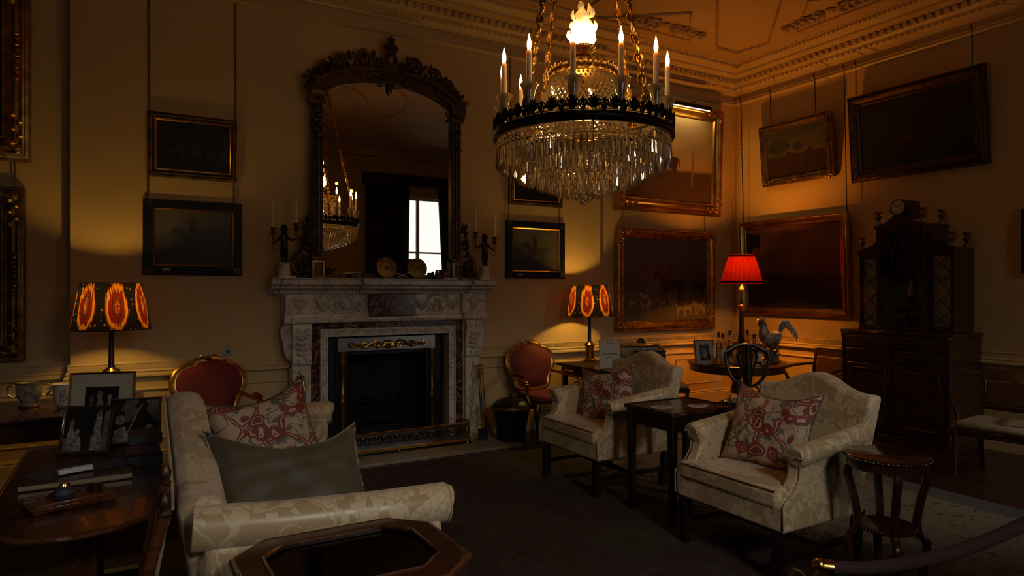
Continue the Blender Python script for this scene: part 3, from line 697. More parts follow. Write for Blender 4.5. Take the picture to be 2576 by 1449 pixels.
for s_ in (-1, 1):
    b = MB(); x = s_*(GW+.055)
    b.bx(x-.055, x+.055, -.075, -.0, .0, 1.83)
    for q in (-.038, .0, .038): b.tube([(x+q, -.08, .26), (x+q, -.08, 1.70)], .012 if q else .016, 6)
    for k in range(40): b.ball((x, -.095, .30+k*.035), .009, 5)
    b.obj('pilaster', 'gold_dark', mr)
    b = MB(); b.bx(x-.065, x+.065, -.10, 0, 0, .18); b.bx(x-.055, x+.055, -.10, 0, .18, .22); b.lathe([(.03, 0), (.045, .02), (.03, .05), (.036, .06)], (x, -.07, .2), 12); b.obj('pedestal', 'gold_dark', mr, bev=.003)
    b = MB(); b.frame(.11, .155, [(0, 0), (0, .012), (.014, .016), (.02, .0)], -.10, .012)
    b.T = Matrix.Translation((x, 0, 0)); bb = MB(); bb.T = b.T; bb.frame(.11, .155, [(0, 0), (0, .012), (.014, .016), (.02, .0)], -.10, .012); bb.obj('gilt_panel_frame', 'gilt_panel', mr)
    # capital and shoulder urn
    b = MB(); b.bx(x-.075, x+.075, -.11, 0, 1.66, 1.70); b.bx(x-.085, x+.085, -.12, 0, 1.80, 1.84)
    for k in range(7): a = R(-60+20*k); b.leaf((x+.03*sin(a), -.09, 1.70), (x+.075*sin(a), -.12, 1.82), .022, (0, -1, .2), .012)
    for k in range(6): b.leaf((x, -.10, 1.62-.045*k), (x+(.03 if k % 2 else -.03), -.11, 1.56-.045*k), .024, (0, -1, 0), .014)
    b.lathe([(.05, 0), (.03, .02), (.045, .05), (.06, .08), (.035, .10), (.02, .12), (.03, .14), (.001, .17)], (x+s_*.01, -.06, 1.84), 10)
    b.curl((x+s_*.075, -.06, 1.80), (s_, 0, 0), (0, 0, 1), .04, 1.4, .014); b.leaf((x+s_*.05, -.06, 1.86), (x+s_*.15, -.07, 1.90), .025, (0, -1, 0), .02, .01)
    b.leaf((x+s_*.02, -.06, 1.90), (x+s_*.10, -.07, 1.97), .022, (0, -1, 0), .02)
    b.obj('shoulder_ornament', 'gold_dark', mr)
    # scroll brackets outside the foot
    b = MB(); xo = s_*(GW+.115)
    b.curl((xo+s_*.09, -.05, .12), (-s_, 0, 0), (0, 0, 1), .09, 1.8, .022, flip=-1); b.curl((xo+s_*.045, -.05, .36), (s_, 0, 0), (0, 0, 1), .05, 1.6, .016); b.curl((xo+s_*.03, -.05, .52), (-s_, 0, 0), (0, 0, 1), .035, 1.5, .013)
    b.tube(smooth_pts([(xo+s_*.17, -.05, .02), (xo+s_*.16, -.05, .18), (xo+s_*.09, -.05, .28), (xo+s_*.07, -.05, .44), (xo+s_*.02, -.05, .60)]), [.02]*12+[.012]*13, 6)
    for k in range(8): b.leaf((xo+s_*.03, -.06, .03+.07*k), (xo+s_*(.13-.012*k), -.07, .07+.075*k), .02, (0, -1, 0), .02, .01)
    b.leaf((xo+s_*.15, -.05, .03), (xo+s_*.21, -.05, .06), .018, (0, -1, 0), .015)
    b.obj('scroll_bracket', 'gold_dark', mr)
# inner scroll feet that overlap the glass
b = MB()
for s_ in (-1, 1): b.curl((s_*(GW-.06), -.05, .06), (s_, 0, 0), (0, 0, 1), .05, 1.6, .014); b.leaf((s_*(GW-.02), -.05, .04), (s_*(GW-.13), -.055, .10), .02, (0, -1, 0), .015)
b.bx(-GW, GW, -.055, 0, 0, .045); b.obj('bottom_rail', 'gold_dark', mr)
# arched head: several mouldings following the arch, with crest
def archring(mb, w0, w1, y0, y1, e=0):
    n = 30; vs = []; 
    def A(k, w, d): a = pi*k/n; return ((GW+w)*cos(a), GZ1+e+(GTOP-GZ1+w)*sin(a)**.9)
    for k in range(n):
        q = [A(k, w0, 0), A(k, w1, 0), A(k+1, w1, 0), A(k+1, w0, 0)]
        mb.prism(q, (0, y0, 0), (1, 0, 0), (0, 0, 1), (0, y1-y0, 0))
b = MB(); archring(b, -.012, .03, -.06, 0); archring(b, .03, .10, -.075, 0); archring(b, .10, .14, -.11, 0)
for k in range(1, 30):
    a = pi*k/30; w_ = .065; b.ball(((GW+w_)*cos(a), -.08, GZ1+(GTOP-GZ1+w_)*sin(a)**.9), .013, 6)
b.obj('arched_head', 'gold_dark', mr)
b = MB()
def AP(a, w_): return V(((GW+w_)*cos(a), -.07, GZ1+(GTOP-GZ1+w_)*max(0, sin(a))**.9))
for s_ in (-1, 1):
    for i, (ad, w_, r_, tn) in enumerate(((73, .23, .088, 1.9), (57, .22, .080, 1.8), (43, .20, .068, 1.7), (31, .18, .052, 1.6), (20, .165, .042, 1.5), (12, .15, .032, 1.4))):
        a = R(ad) if s_ > 0 else pi-R(ad); c = AP(a, w_); b.curl(c, (s_, 0, 0), (0, 0, 1), r_, tn, .017, a0=pi*.9, flip=-1)
        nn = (AP(a, .3)-AP(a, 0)).normalized(); tt = V((nn.z, 0, -nn.x))
        for q in (-1, 0, 1): b.leaf(c+tt*q*r_*.8-nn*.03, c+tt*q*r_*1.3+nn*(r_*.9), .022, (0, -1, 0), .018)
    pts = [AP(R(x) if s_ > 0 else pi-R(x), .15+.02*sin(x*.35)) for x in range(10, 88, 4)]; b.tube(pts, .017, 6)
    for x in range(12, 86, 5):
        a = R(x) if s_ > 0 else pi-R(x); p = AP(a, .13); q = AP(a+R(3)*s_, .20+.02*(x % 2)); b.leaf(p, q, .02, (0, -1, 0), .02)
top = GTOP+.14
b.tube([(.055*cos(a*pi/8), -.09, top+.10+.075*sin(a*pi/8)) for a in range(16)], .016, 6, closed=True)
for k in range(7): a = R(-54+18*k); b.leaf((.02*sin(a), -.08, top+.15), (.10*sin(a), -.08, top+.17+.11*cos(a)), .022, (0, -1, 0), .02)
b.leaf((0, -.08, top+.2), (0, -.08, top+.35), .025, (0, -1, 0), .02)
for q in (-1, 1): b.leaf((0, -.08, top+.26), (q*.05, -.08, top+.31), .016, (0, -1, 0), .015)
for q in (-1, 1): b.curl((q*.12, -.08, top+.04), (q, 0, 0), (0, 0, 1), .05, 1.5, .015)
b.obj('carved_crest', 'gold_dark', mr)
b = MB(); b.ball((0, -.09, top+.10), .05, 12, (.8, .4, 1.2)); b.obj('cabochon', 'gilt_old', mr)
b = MB(); b.ball((0, -.08, GTOP+.02), .04, 8, (2, .5, 1)); b.leaf((0, -.07, GTOP+.02), (0, -.07, GTOP-.11), .022, (0, -1, 0), .02)
for q in (-1, 1): b.leaf((0, -.07, GTOP+.03), (q*.12, -.07, GTOP-.02), .03, (0, -1, 0), .02); b.leaf((q*.1, -.07, GTOP+.03), (q*.22, -.07, GTOP-.0), .025, (0, -1, 0), .02)
b.obj('pendant_ornament', 'gold_dark', mr)

# ------------------------------------------------------------------ things on the mantel shelf
def candelabra(x, y, rz, label, mirror_=1):
    t = thing('cherub_candelabra', label, 'candelabra', (x, y, MZ), rz, 'pair of cherub candelabra on the mantelpiece')
    b = MB(); b.box((0, 0, .011), (.155, .155, .022)); b.obj('plinth', 'marble', t, bev=.002)
    b = MB(); b.lathe([(.062, .022), (.060, .03), (.055, .035), (.053, .125), (.060, .13), (.060, .14), (.03, .145), (.001, .145)], seg=24); b.obj('drum_base', 'marble', t)
    s_ = mirror_; J = [((0, 0, .26), .030), ((0, 0, .30), .034), ((0, .004, .345), .030), ((0, 0, .385), .030), ((0, 0, .405), .017), ((0, -.002, .435), .034), ((0, 0, .462), .028),
      ((.016, 0, .235), .022), ((.017, -.004, .195), .016), ((.016, 0, .155), .011), ((.017, -.018, .150), .009), ((-.016, 0, .235), .022), ((-.017, .004, .195), .016), ((-.014, .004, .155), .011), ((-.014, -.014, .150), .009),
      ((.034, 0, .378), .014), ((.065, -.008, .352), .012), ((.098, -.014, .362), .009), ((.108, -.014, .364), .010),
      ((-.034, 0, .378), .014), ((-.062, -.008, .345), .012), ((-.095, -.014, .318), .009), ((-.105, -.014, .315), .010)]
    J = [((s_*p[0], p[1], p[2]), r) for p, r in J]
    E = [(0, 1), (1, 2), (2, 3), (3, 4), (4, 5), (5, 6), (0, 7), (7, 8), (8, 9), (9, 10), (0, 11), (11, 12), (12, 13), (13, 14), (3, 15), (15, 16), (16, 17), (17, 18), (3, 19), (19, 20), (20, 21), (21, 22)]
    skin('cherub', J, E, 'bronze_black', t)
    b = MB()
    for k in range(16): a = k*2.4; b.ball((.027*cos(a)*(1-k/26), .004+.027*sin(a)*(1-k/26), .45+.0025*k), .012, 6)
    b.obj('curly_hair', 'bronze_black', t)
    for q, z in ((1, .364), (-1, .315)):
        q *= s_; xx = q*.108
        b = MB(); b.lathe([(.001, -.06), (.005, -.055), (.004, -.02), (.005, 0), (.004, .03), (.009, .04), (.006, .06), (.02, .085), (.026, .10), (.014, .115), (.022, .13), (.026, .145), (.018, .15), (.012, .145), (.001, .14)], (xx, -.014, z), 12)
        for k in range(6): a = k*pi/3; b.leaf((xx+.01*cos(a), -.014+.01*sin(a), z+.075), (xx+.03*cos(a), -.014+.03*sin(a), z+.11), .008, (cos(a), sin(a), .5), .005)
        b.obj('candle_arm', 'gilt_old', t)
        cd = MB(); cd.lathe([(.0115, 0), (.0095, .24), (.004, .25), (.001, .252)], seg=10); co_ = cd.obj('candle', 'candle_wax', None)
        p = Matrix.Rotation(rz, 4, 'Z') @ V((xx, -.014, z+.141)); co_.location = (x+p.x, y+p.y, MZ+p.z)
        tag(co_, 'unlit candle in the %s cup of the candelabra at the %s end' % ('raised' if (z > .34) else 'lowered', 'sofa' if x < 2 else 'coal-bucket'), 'candle', 'unlit candles on the mantelpiece')
    return t
candelabra(1.265, 6.41, R(10), 'bronze cherub candelabra on a white drum base at the sofa end of the mantelpiece')
candelabra(3.36, 6.41, R(-8), 'bronze cherub candelabra on a white drum base at the coal-bucket end of the mantelpiece', -1)
t = thing('silver_bowl', 'small lidded silver bowl on the mantelpiece', 'bowl', (1.93, 6.33, MZ))
b = MB(); b.lathe([(.03, 0), (.05, .01), (.058, .035), (.06, .045), (.055, .045), (.05, .02), (.001, .01)], seg=20); b.obj('bowl', 'silver', t)
b = MB(); b.lathe([(.062, .044), (.06, .052), (.03, .062), (.001, .064)], seg=20); b.obj('rim', 'gilt_old', t)
for x, rz, lb in ((2.235, R(8), 'round woven hand fan on the mantelpiece, its handle crossing to the next fan'), (2.56, R(-6), 'round woven hand fan standing against the window reflection')):
    t = thing('hand_fan', lb, 'fan', (x, 6.36, MZ+.005), 0, 'crossed round hand fans'); s_ = 1 if x < 2.4 else -1
    b = MB(); b.lathe([(.001, 0), (.09, .002), (.103, .004), (.103, .009), (.09, .011), (.001, .013)], (0, .0, .104), 32, M=Matrix.Rotation(R(78), 4, 'X')); b.obj('disc', 'gilt_old', t)
    b = MB(); b.tube([(0, -.012, .10), (s_*.05, -.014, .065), (s_*.125, -.018+.004*s_, .045), (s_*.215, -.022+.006*s_, .012)], .0045, 8); b.obj('handle', 'ivory', t)
    b = MB()
    for k in range(9): a = 2*pi*k/9; b.ball((.068*cos(a), -.013-.014*sin(a)*.2, .104+.066*sin(a)), .010, 6, (1, .25, 1))
    b.ball((0, -.014, .104), .018, 8, (1, .3, 1)); b.obj('embroidery', 'leather', t)
b = MB(); b.bx(-.028, .028, -.02, .02, 0, .07); o = tag(b.obj('trinket_box', 'black_label', bev=.003, loc=(2.79, 6.36, MZ)), 'small black upright box on the mantelpiece in front of the window reflection', 'box')
for x, h, lb in ((2.845, .085, 'smaller'), (2.885, .10, 'taller')):
    b = MB(); b.lathe([(.014, 0), (.016, .005), (.02, .03), (.024, .06), (.018, .085), (.013, .092), (.017, .10), (.014, .10), (.001, .09)], seg=14); o = b.obj('china_vase', 'china_dark', None, loc=(x, 6.30+.02*(h > .09), MZ)); o.scale = (.9, .9, h/.1)
    tag(o, 'the %s of two patterned china vases near the mirror pedestal' % lb, 'vase', 'little china vases')
b = MB(); b.bx(-.07, .07, -.035, .035, 0, .008); tag(b.obj('white_plinth', 'marble', loc=(2.86, 6.225, MZ)), 'small white slab lying at the front edge of the mantelpiece', 'slab')

# wall switch
t = thing('wall_switch', 'square pale wall switch with a round dark button above the dado', 'switch', (.80, YC, 1.04))
b = MB(); b.bx(-.042, .042, -.008, 0, -.042, .042); b.obj('plate', 'socket', t, bev=.002)
b = MB(); b.lathe([(.013, 0), (.013, .004), (.008, .005), (.001, .005)], (0, -.008, 0), 16, M=Matrix.Rotation(R(90), 4, 'X')); b.obj('button', 'iron', t)
# ------------------------------------------------------------------ chandelier
CD = 4.05; CH = (2.397, 3.293)
ch = thing('chandelier', 'crystal chandelier with twelve lit candle lamps, a flame globe and an openwork bronze ring', 'chandelier', (CH[0], CH[1], 0))
ccz = atan2(-CH[1], -CH[0])                     # direction from the chandelier towards the camera
rgt = V((cos(YAW), -sin(YAW), 0)); tow = V((-sin(YAW), -cos(YAW), 0))
def pol(phi, r, z): p = rgt*sin(R(phi))*r + tow*cos(R(phi))*r; return V((p.x, p.y, z))
RR = .535
b = MB(); b.lathe([(RR-.015, 2.495), (RR+.004, 2.495), (RR+.012, 2.505), (RR+.004, 2.52), (RR+.004, 2.53), (RR+.010, 2.54), (RR, 2.55), (RR-.012, 2.55), (RR-.015, 2.495)], seg=72); b.obj('ring_band', 'bronze_black', ch)
b = MB()
nm = 30
for k in range(nm):
    a0 = 2*pi*k/nm
    def P(da, z, o=0): a = a0+da; return V(((RR+.004+o)*cos(a), (RR+.004+o)*sin(a), z))
    for j in range(7):
        q = R(-66+22*j); b.tube([P(.03*sin(q)*.3, 2.558), P(.070*sin(q)*.7, 2.556+.050*cos(q)), P(.070*sin(q), 2.558+.074*cos(q))], [.004, .008, .005], 5)
    for s_ in (-1, 1):
        pts = [P(s_*(.078+.024*(1-i/12)*cos(i*.75)), 2.585+.022*(1-i/12)*sin(i*.75)) for i in range(10)]; b.tube(pts, .006, 5)
        pts = [P(s_*(.098+.016*(1-i/12)*cos(i*.75+2)), 2.565+.014*sin(i*.75+2)) for i in range(8)]; b.tube(pts, .005, 5)
    b.tube([P(pi/nm, 2.55), P(pi/nm, 2.60)], .004, 5); b.ball(P(pi/nm, 2.607), .009, 6)
b.lathe([(RR+.001, 2.553), (RR+.005, 2.553), (RR+.005, 2.557), (RR+.001, 2.557)], seg=72)
b.obj('openwork_gallery', 'bronze_black', ch)
RC = .50
for k in range(12):
    phi = 18+30*k; p = pol(phi, RC, 0); c = (p.x, p.y, 0)
    b = MB(); b.lathe([(.001, 2.60), (.018, 2.602), (.022, 2.62), (.019, 2.64), (.026, 2.655), (.032, 2.68), (.036, 2.70), (.05, 2.725), (.053, 2.73), (.05, 2.735), (.018, 2.725), (.001, 2.724)], c, 20, wob=lambda a, j: 1+.03*cos(a*12)); cup = b.obj('drip_cup', 'crystal_cut', ch)
    b = MB(); b.tube([V(c)+V((0, 0, 2.55)), V(c)+V((0, 0, 2.60))], .012, 8); b.lathe([(.014, 2.602), (.015, 2.66), (.019, 2.70), (.019, 2.722), (.001, 2.722)], c, 12); b.obj('cup_socket', 'silver', cup)
    b = MB(); b.lathe([(.0155, 2.725), (.0145, 2.915), (.010, 2.922), (.001, 2.922)], c, 14); cd = b.obj('candle_tube', 'candle_wax', ch)
    b = MB(); b.lathe([(.001, 2.918), (.008, 2.922), (.0125, 2.945), (.012, 2.962), (.007, 2.985), (.003, 3.003), (.001, 3.012)], c, 10); b.obj('flame_bulb', 'flame_bulb', cd)
# crown, basket and globe
b = MB(); b.lathe([(.19, 2.875), (.197, 2.88), (.20, 2.90), (.19, 2.925), (.16, 2.935), (.08, 2.94), (.001, 2.94)], seg=48)
for k in range(28):
    a = 2*pi*k/28; u = V((cos(a), sin(a), 0)); b.leaf(u*.185+V((0, 0, 2.885)), u*.205+V((0, 0, 2.945)), .022, u, .01); b.ball(u*.2+V((0, 0, 2.88)), .008, 5)
b.obj('crown', 'gold', ch)
b = MB(); b.lathe([(.05, 2.935), (.062, 2.95), (.05, 2.965), (.052, 2.99), (.058, 3.0), (.05, 3.012), (.048, 3.02), (.06, 3.04), (.078, 3.055), (.08, 3.068), (.07, 3.072), (.001, 3.072)], seg=48, wob=lambda a, j: 1+(.05*cos(a*16) if j in (2, 3, 6, 7, 8) else 0)); b.obj('fluted_cup', 'gold_plain', ch)
b = MB(); prof = [(.05, 0), (.066, .02), (.075, .055), (.072, .09), (.06, .125), (.046, .155), (.036, .18), (.022, .21), (.012, .235), (.002, .262)]
def wob(a, j): return 1+.10*sin(3*a+j*.9)*(j > 0)+.08*sin(7*a-j*1.3)*(j > 1)+.05*(j > 3)*sin(5*a+2*j)
b.lathe(prof, (0, 0, 0), 40, wob=wob)
for k in range(14):
    a = k*2.4; z = .03+.014*k; r_ = .07*(1-(z/.27)**2)+.004; u = V((cos(a), sin(a), 0)); b.leaf(u*r_+V((0, 0, z)), u*(r_*.9+.01)+V((0, 0, z+.065)), .022, u, .012, .012)
g = b.obj('flame_globe', 'globe_glass', ch); g.location = (0, 0, 3.07)
# hanging rods that carry the ring from the crown
b = MB()
for k in range(4):
    phi = 45+90*k; b.tube([pol(phi, .03, 2.5), pol(phi, RR-.01, 2.515)], .006, 6)
b.tube([(0, 0, 2.2), (0, 0, 2.93)], .008, 8); b.lathe([(.30, 2.425), (.305, 2.43), (.30, 2.436), (.295, 2.43), (.30, 2.425)], seg=48); b.obj('inner_frame', 'gilt_old', ch)
# beads
def octa(mb, p, r, h):
    p = V(p); mb.add([p+V((r, 0, 0)), p+V((0, r, 0)), p+V((-r, 0, 0)), p+V((0, -r, 0)), p+V((0, 0, h)), p+V((0, 0, -h))], [(0, 1, 4), (1, 2, 4), (2, 3, 4), (3, 0, 4), (1, 0, 5), (2, 1, 5), (3, 2, 5), (0, 3, 5)])
b = MB(); ns = 46
for k in range(ns):
    a = 2*pi*k/ns
    for j in range(12):
        t = j/11; r_ = .192+.035*sin(pi*t)+.03*t; z = 2.865-.265*t; aa = a+(.5*2*pi/ns if j % 2 else 0)
        octa(b, (r_*cos(aa), r_*sin(aa), z), .0125, .0125)
o = b.obj('bead_basket', 'crystal_cut', ch, smooth=False); o['kind'] = 'stuff'
b = MB(); ns = 64
for k in range(ns):
    a = 2*pi*k/ns
    for j in range(9):
        t = j/8; r_ = .25+(RR-.03-.25)*t; z = 2.60-.10*sin(pi*t*.9)-.08*t; octa(b, (r_*cos(a+.02*j), r_*sin(a+.02*j), z), .010, .010)
o = b.obj('bead_swags', 'crystal_cut', ch, smooth=False); o['kind'] = 'stuff'
# tiers of prisms. (radius, foot height, length)
TIER = [(.52, 2.325, .105), (.49, 2.30, .10), (.44, 2.275, .10), (.39, 2.25, .10), (.335, 2.225, .10), (.28, 2.205, .09), (.22, 2.185, .09), (.16, 2.165, .08), (.10, 2.15, .08), (.05, 2.135, .07)]
pm = MB(); l = .1
def prism_geo(mb, p, L, a):
    p = V(p); r1, r2 = .0075, .0105; vs = [p+V((0, 0, L))]; 
    for z, r_ in ((L*.93, r1), (L*.28, r2)):
        for q in range(6): vs.append(p+V((r_*cos(a+q*pi/3)*1.0, r_*sin(a+q*pi/3)*.75, z)))
    vs.append(p); fs = []
    for q in range(6):
        n_ = (q+1) % 6; fs += [(0, 1+q, 1+n_), (1+q, 7+q, 7+n_, 1+n_), (7+q, 13, 7+n_)]
    mb.add(vs, [f[::-1] for f in fs])
items = []
for i, (r_, z, L_) in enumerate(TIER):
    n_ = max(5, int(2*pi*r_/.033))
    for k in range(n_):
        a = 2*pi*(k+.5*(i % 2))/n_; p = V((r_*cos(a), r_*sin(a), z+random.uniform(-.006, .006)))
        items.append(((p.normalized().dot(tow.normalized()) if i < 1 else -9), p, L_, a))
items.sort(key=lambda q: -q[0])
prism_geo(pm, (0, 0, 0), .105, 0)
first = None
for s_, p, L_, a in items[:60]:
    if first is None: first = pm.obj('crystal_prism', 'crystal_cut', ch, smooth=False); o = first
    else: o = first.copy(); C.objects.link(o)
    o.location = p; o.rotation_euler = (0, 0, a)
b = MB()
for s_, p, L_, a in items[60:]: prism_geo(b, p, L_, a)
o = b.obj('inner_prisms', 'crystal_cut', ch, smooth=False); o['kind'] = 'stuff'
b = MB()
for i, (r_, z, L_) in enumerate(TIER[:8]):
    n_ = max(5, int(2*pi*r_/.040))
    for k in range(n_):
        a = 2*pi*(k+.5*(i % 2))/n_
        for j in range(4 if i < 2 else 2): octa(b, (r_*cos(a), r_*sin(a), z+L_+.012+.02*j), .0085, .009)
o = b.obj('bead_strands', 'crystal_cut', ch, smooth=False); o['kind'] = 'stuff'
b = MB()
for r_, z, L_ in TIER: b.tube([(r_*cos(a*pi/24), r_*sin(a*pi/24), z+L_+.006) for a in range(48)], .0022, 4, closed=True)
for k in range(12): a = k*pi/6; b.tube([(TIER[0][0]*cos(a), TIER[0][0]*sin(a), 2.436), (.22*cos(a), .22*sin(a), 2.27), (.03*cos(a), .03*sin(a), 2.21)], .002, 4); b.tube([(TIER[0][0]*cos(a), TIER[0][0]*sin(a), 2.436), (RR*cos(a), RR*sin(a), 2.50)], .002, 4)
b.obj('wire_tiers', 'gilt_old', ch)
b = MB(); b.ball((0, 0, 2.125), .022, 14); b.tube([(0, 0, 2.145), (0, 0, 2.2)], .003, 5); b.obj('bottom_ball', 'crystal', ch)
# the four ornate chains
for phi, r0, r1 in ((-45, .028, .026), (-150, .026, .024), (38, .034, .03), (132, .03, .028)):
    b = MB(); a = pol(phi, RR-.02, 2.55); e = pol(phi, .07, 4.55); d = (e-a); L = d.length; d.normalize(); sd = d.cross(tow).normalized(); nn = d.cross(sd); st = .062; n_ = int(L/st)
    for k in range(n_):
        c = a+d*(k+.5)*st; u, v_ = (sd, nn) if k % 2 else (nn, sd)
        b.tube([c+d*.036*cos(q*pi/5)+u*r0*.62*sin(q*pi/5) for q in range(10)], .0062, 5, closed=True)
        b.leaf(c-d*.02, c+d*.03+u*.012, .013, v_, .009); b.leaf(c-d*.02, c+d*.03-u*.012, .013, v_, .009); b.ball(c+d*.03, .011, 6)
    b.obj('suspension_chain', 'gold', ch)
b = MB(); b.lathe([(.14, 4.64), (.13, 4.60), (.06, 4.56), (.03, 4.53), (.001, 4.53)], seg=24); b.obj('ceiling_cap', 'gold', ch)
for k in range(12):      # light of the candle lamps
    p = pol(18+30*k, RC, 3.0)
    if k % 3 == 0: light('POINT', 'candle_glow', (CH[0]+p.x*1.0, CH[1]+p.y*1.0, 3.06), .25, WARM, shadow_soft_size=.02)
light('POINT', 'basket_glow', (CH[0], CH[1]+.02, 2.72), 5.0, (1, .5, .12), shadow_soft_size=.04)
light('POINT', 'basket_glow', (CH[0]+.02, CH[1], 2.40), 8.0, (1, .5, .14), shadow_soft_size=.04)
light('POINT', 'globe_glow', (CH[0], CH[1], 3.42), 1.5, WARM, shadow_soft_size=.05)

# ------------------------------------------------------------------ lamps
def table_lamp(label, loc, rot=0, power=20, group='ikat table lamps'):
    x, y, z0 = loc; t = thing('table_lamp', label, 'lamp', loc, rot, group)
    b = MB(); b.box((0, 0, .012), (.15, .15, .024)); b.lathe([(.07, .024), (.072, .04), (.058, .048), (.05, .055), (.048, .19), (.06, .20), (.064, .21), (.05, .225), (.03, .235), (.025, .245)], seg=28); b.obj('base', 'brass', t)
    b = MB(); b.lathe([(.025, .24), (.021, .25), (.017, .53), (.02, .54), (.02, .55), (.008, .56), (.008, .585), (.001, .585)], seg=20); b.obj('column', 'dark_wood', t)
    b = MB(); b.lathe([(.022, .525), (.024, .535), (.018, .545)], seg=16); b.obj('collar', 'brass', t)
    b = MB(); n_ = 60; H = .36; zb = .53
    b.lathe([(.272, 0), (.268, .01), (.205, H)], (0, 0, 0), 96, wob=lambda a, j: 1+.008*cos(a*48)); s_ = b.obj('lamp_shade', 'ikat_silk', t); s_.location = (0, 0, zb)
    me = s_.data; 
    # drop the caps
    import bmesh; bm = bmesh.new(); bm.from_mesh(me); bmesh.ops.delete(bm, geom=[f for f in bm.faces if len(f.verts) > 4], context='FACES'); bm.to_mesh(me); bm.free()
    b = MB(); b.lathe([(.273, zb), (.275, zb+.004), (.271, zb+.008)], seg=64); b.lathe([(.204, zb+H-.006), (.207, zb+H-.002), (.203, zb+H)], seg=64); b.tube([(-.2, 0, zb+H-.01), (.2, 0, zb+H-.01)], .002, 5); b.tube([(0, -.2, zb+H-.01), (0, .2, zb+H-.01)], .002, 5); b.obj('trim_band', 'black_label', s_); s_.children[0].location = (0, 0, -zb)
    b = MB(); b.lathe([(.012, .585), (.022, .60), (.024, .625), (.016, .65), (.001, .658)], seg=14); b.obj('bulb', 'lamp_bulb', t)
    light('POINT', 'lamp_glow', (x, y, z0+.73), power, (1, .58, .09), shadow_soft_size=.035)
    return t
emis('lamp_bulb', (1, .7, .35), 8.0)
MATS['lamp_bulb'].node_tree.nodes['Principled BSDF'].inputs['Emission Strength'].default_value = 5
table_lamp('table lamp with an ikat shade on the console table next to the framed photographs', (-.10, 5.98, .765), R(12), 12)
table_lamp('table lamp with an ikat shade beside the red armchair and the white notice', (4.57, 6.15, .765), R(-40), 17)
t = thing('red_shade_lamp', 'tall slender lamp with a glowing pleated red shade in the corner', 'lamp', (6.62, 5.76, .74))
b = MB(); b.lathe([(.075, 0), (.08, .015), (.06, .03), (.058, .06), (.052, .10), (.04, .28), (.03, .45), (.026, .58), (.022, .60), (.04, .63), (.045, .655), (.03, .68), (.018, .70), (.016, .74)], seg=8); b.obj('column', 'china_lamp', t) if False else b.obj('column', 'dark_wood', t)
b = MB(); b.lathe([(.023, .60), (.042, .63), (.047, .655), (.032, .68), (.012, .70), (.014, .76), (.022, .78), (.012, .80), (.012, .83), (.034, .86), (.02, .90), (.006, .92), (.006, .98), (.001, .98)], seg=16); b.obj('finial_neck', 'gilt_panel', t)
b = MB(); b.lathe([(.238, 0), (.232, .02), (.145, .335), (.148, .345)], (0, 0, 0), 264, wob=lambda a, j: 1+.07*cos(a*22)); s_ = b.obj('pleated_shade', 'red_silk', t); s_.location = (0, 0, .945)
import bmesh
bm = bmesh.new(); bm.from_mesh(s_.data); bmesh.ops.delete(bm, geom=[f for f in bm.faces if len(f.verts) > 4], context='FACES'); bm.to_mesh(s_.data); bm.free()
b = MB(); b.lathe([(.24, -.012), (.243, .01), (.236, .022)], (0, 0, 0), 96, wob=lambda a, j: 1+.03*cos(a*22)); b.obj('fringe', 'red_silk', s_)
b = MB(); b.lathe([(.147, .325), (.152, .338), (.146, .35)], (0, 0, 0), 64, wob=lambda a, j: 1+.03*cos(a*22)); b.obj('top_ruffle', 'red_silk', s_)
b = MB(); b.lathe([(.010, .98), (.016, .99), (.016, 1.01), (.001, 1.02)], seg=12); b.obj('bulb', 'lamp_bulb', t)
light('POINT', 'red_lamp_glow', (6.60, 5.74, 1.785), 26, (1, .36, .03), shadow_soft_size=.03)
light('POINT', 'red_lamp_glow', (6.62, 5.76, 1.93), 66, (1, .31, .02), shadow_soft_size=.04)
# ------------------------------------------------------------------ pictures
HORSE = [(0, .72), (.03, .80), (.10, .90), (.13, .97), (.16, .90), (.24, .86), (.33, .74), (.45, .68), (.62, .67), (.80, .70), (.88, .69), (.94, .64), (.98, .52), (.97, .42), (.95, .44), (.93, .58), (.89, .60), (.88, .48), (.85, .36), (.88, .22), (.87, .05), (.90, 0), (.84, 0), (.83, .2), (.79, .34), (.76, .2), (.78, .03), (.73, 0), (.72, .2), (.69, .39), (.46, .36), (.40, .35), (.38, .2), (.39, .04), (.34, 0), (.34, .2), (.31, .36), (.28, .2), (.27, .03), (.22, 0), (.23, .2), (.25, .42), (.22, .55), (.18, .68), (.12, .74), (.05, .68)]
RIDER = [(.42, .66), (.40, .80), (.41, .93), (.44, 1.0), (.42, 1.06), (.425, 1.13), (.44, 1.17), (.48, 1.17), (.495, 1.12), (.48, 1.02), (.53, .9), (.54, .7), (.52, .5), (.49, .36), (.43, .37), (.47, .42), (.46, .6)]
DOG = [(0, .78), (.10, .95), (.17, 1), (.22, .9), (.30, .76), (.60, .70), (.82, .74), (.95, 1.0), (1, 1.02), (.90, .66), (.88, .40), (.92, .2), (.90, 0), (.85, 0), (.84, .2), (.78, .42), (.45, .42), (.38, .36), (.37, 0), (.31, 0), (.30, .36), (.26, .3), (.24, 0), (.19, 0), (.20, .45), (.17, .70), (.05, .70)]
TREE = [(.4, 0), (.42, .3), (.1, .35), (0, .55), (.12, .75), (.3, .95), (.55, 1), (.8, .9), (1, .6), (.88, .38), (.55, .32), (.55, 0)]
PROF_GOLD = lambda w, d: [(0, 0), (0, d*.55), (w*.06, d*.75), (w*.16, d*.8), (w*.2, d*.68), (w*.26, d*.72), (w*.36, d*1.0), (w*.48, d*1.0), (w*.56, d*.8), (w*.70, d*.55), (w*.80, d*.5), (w*.84, d*.58), (w*.92, d*.56), (w, d*.35), (w, d*.3)]
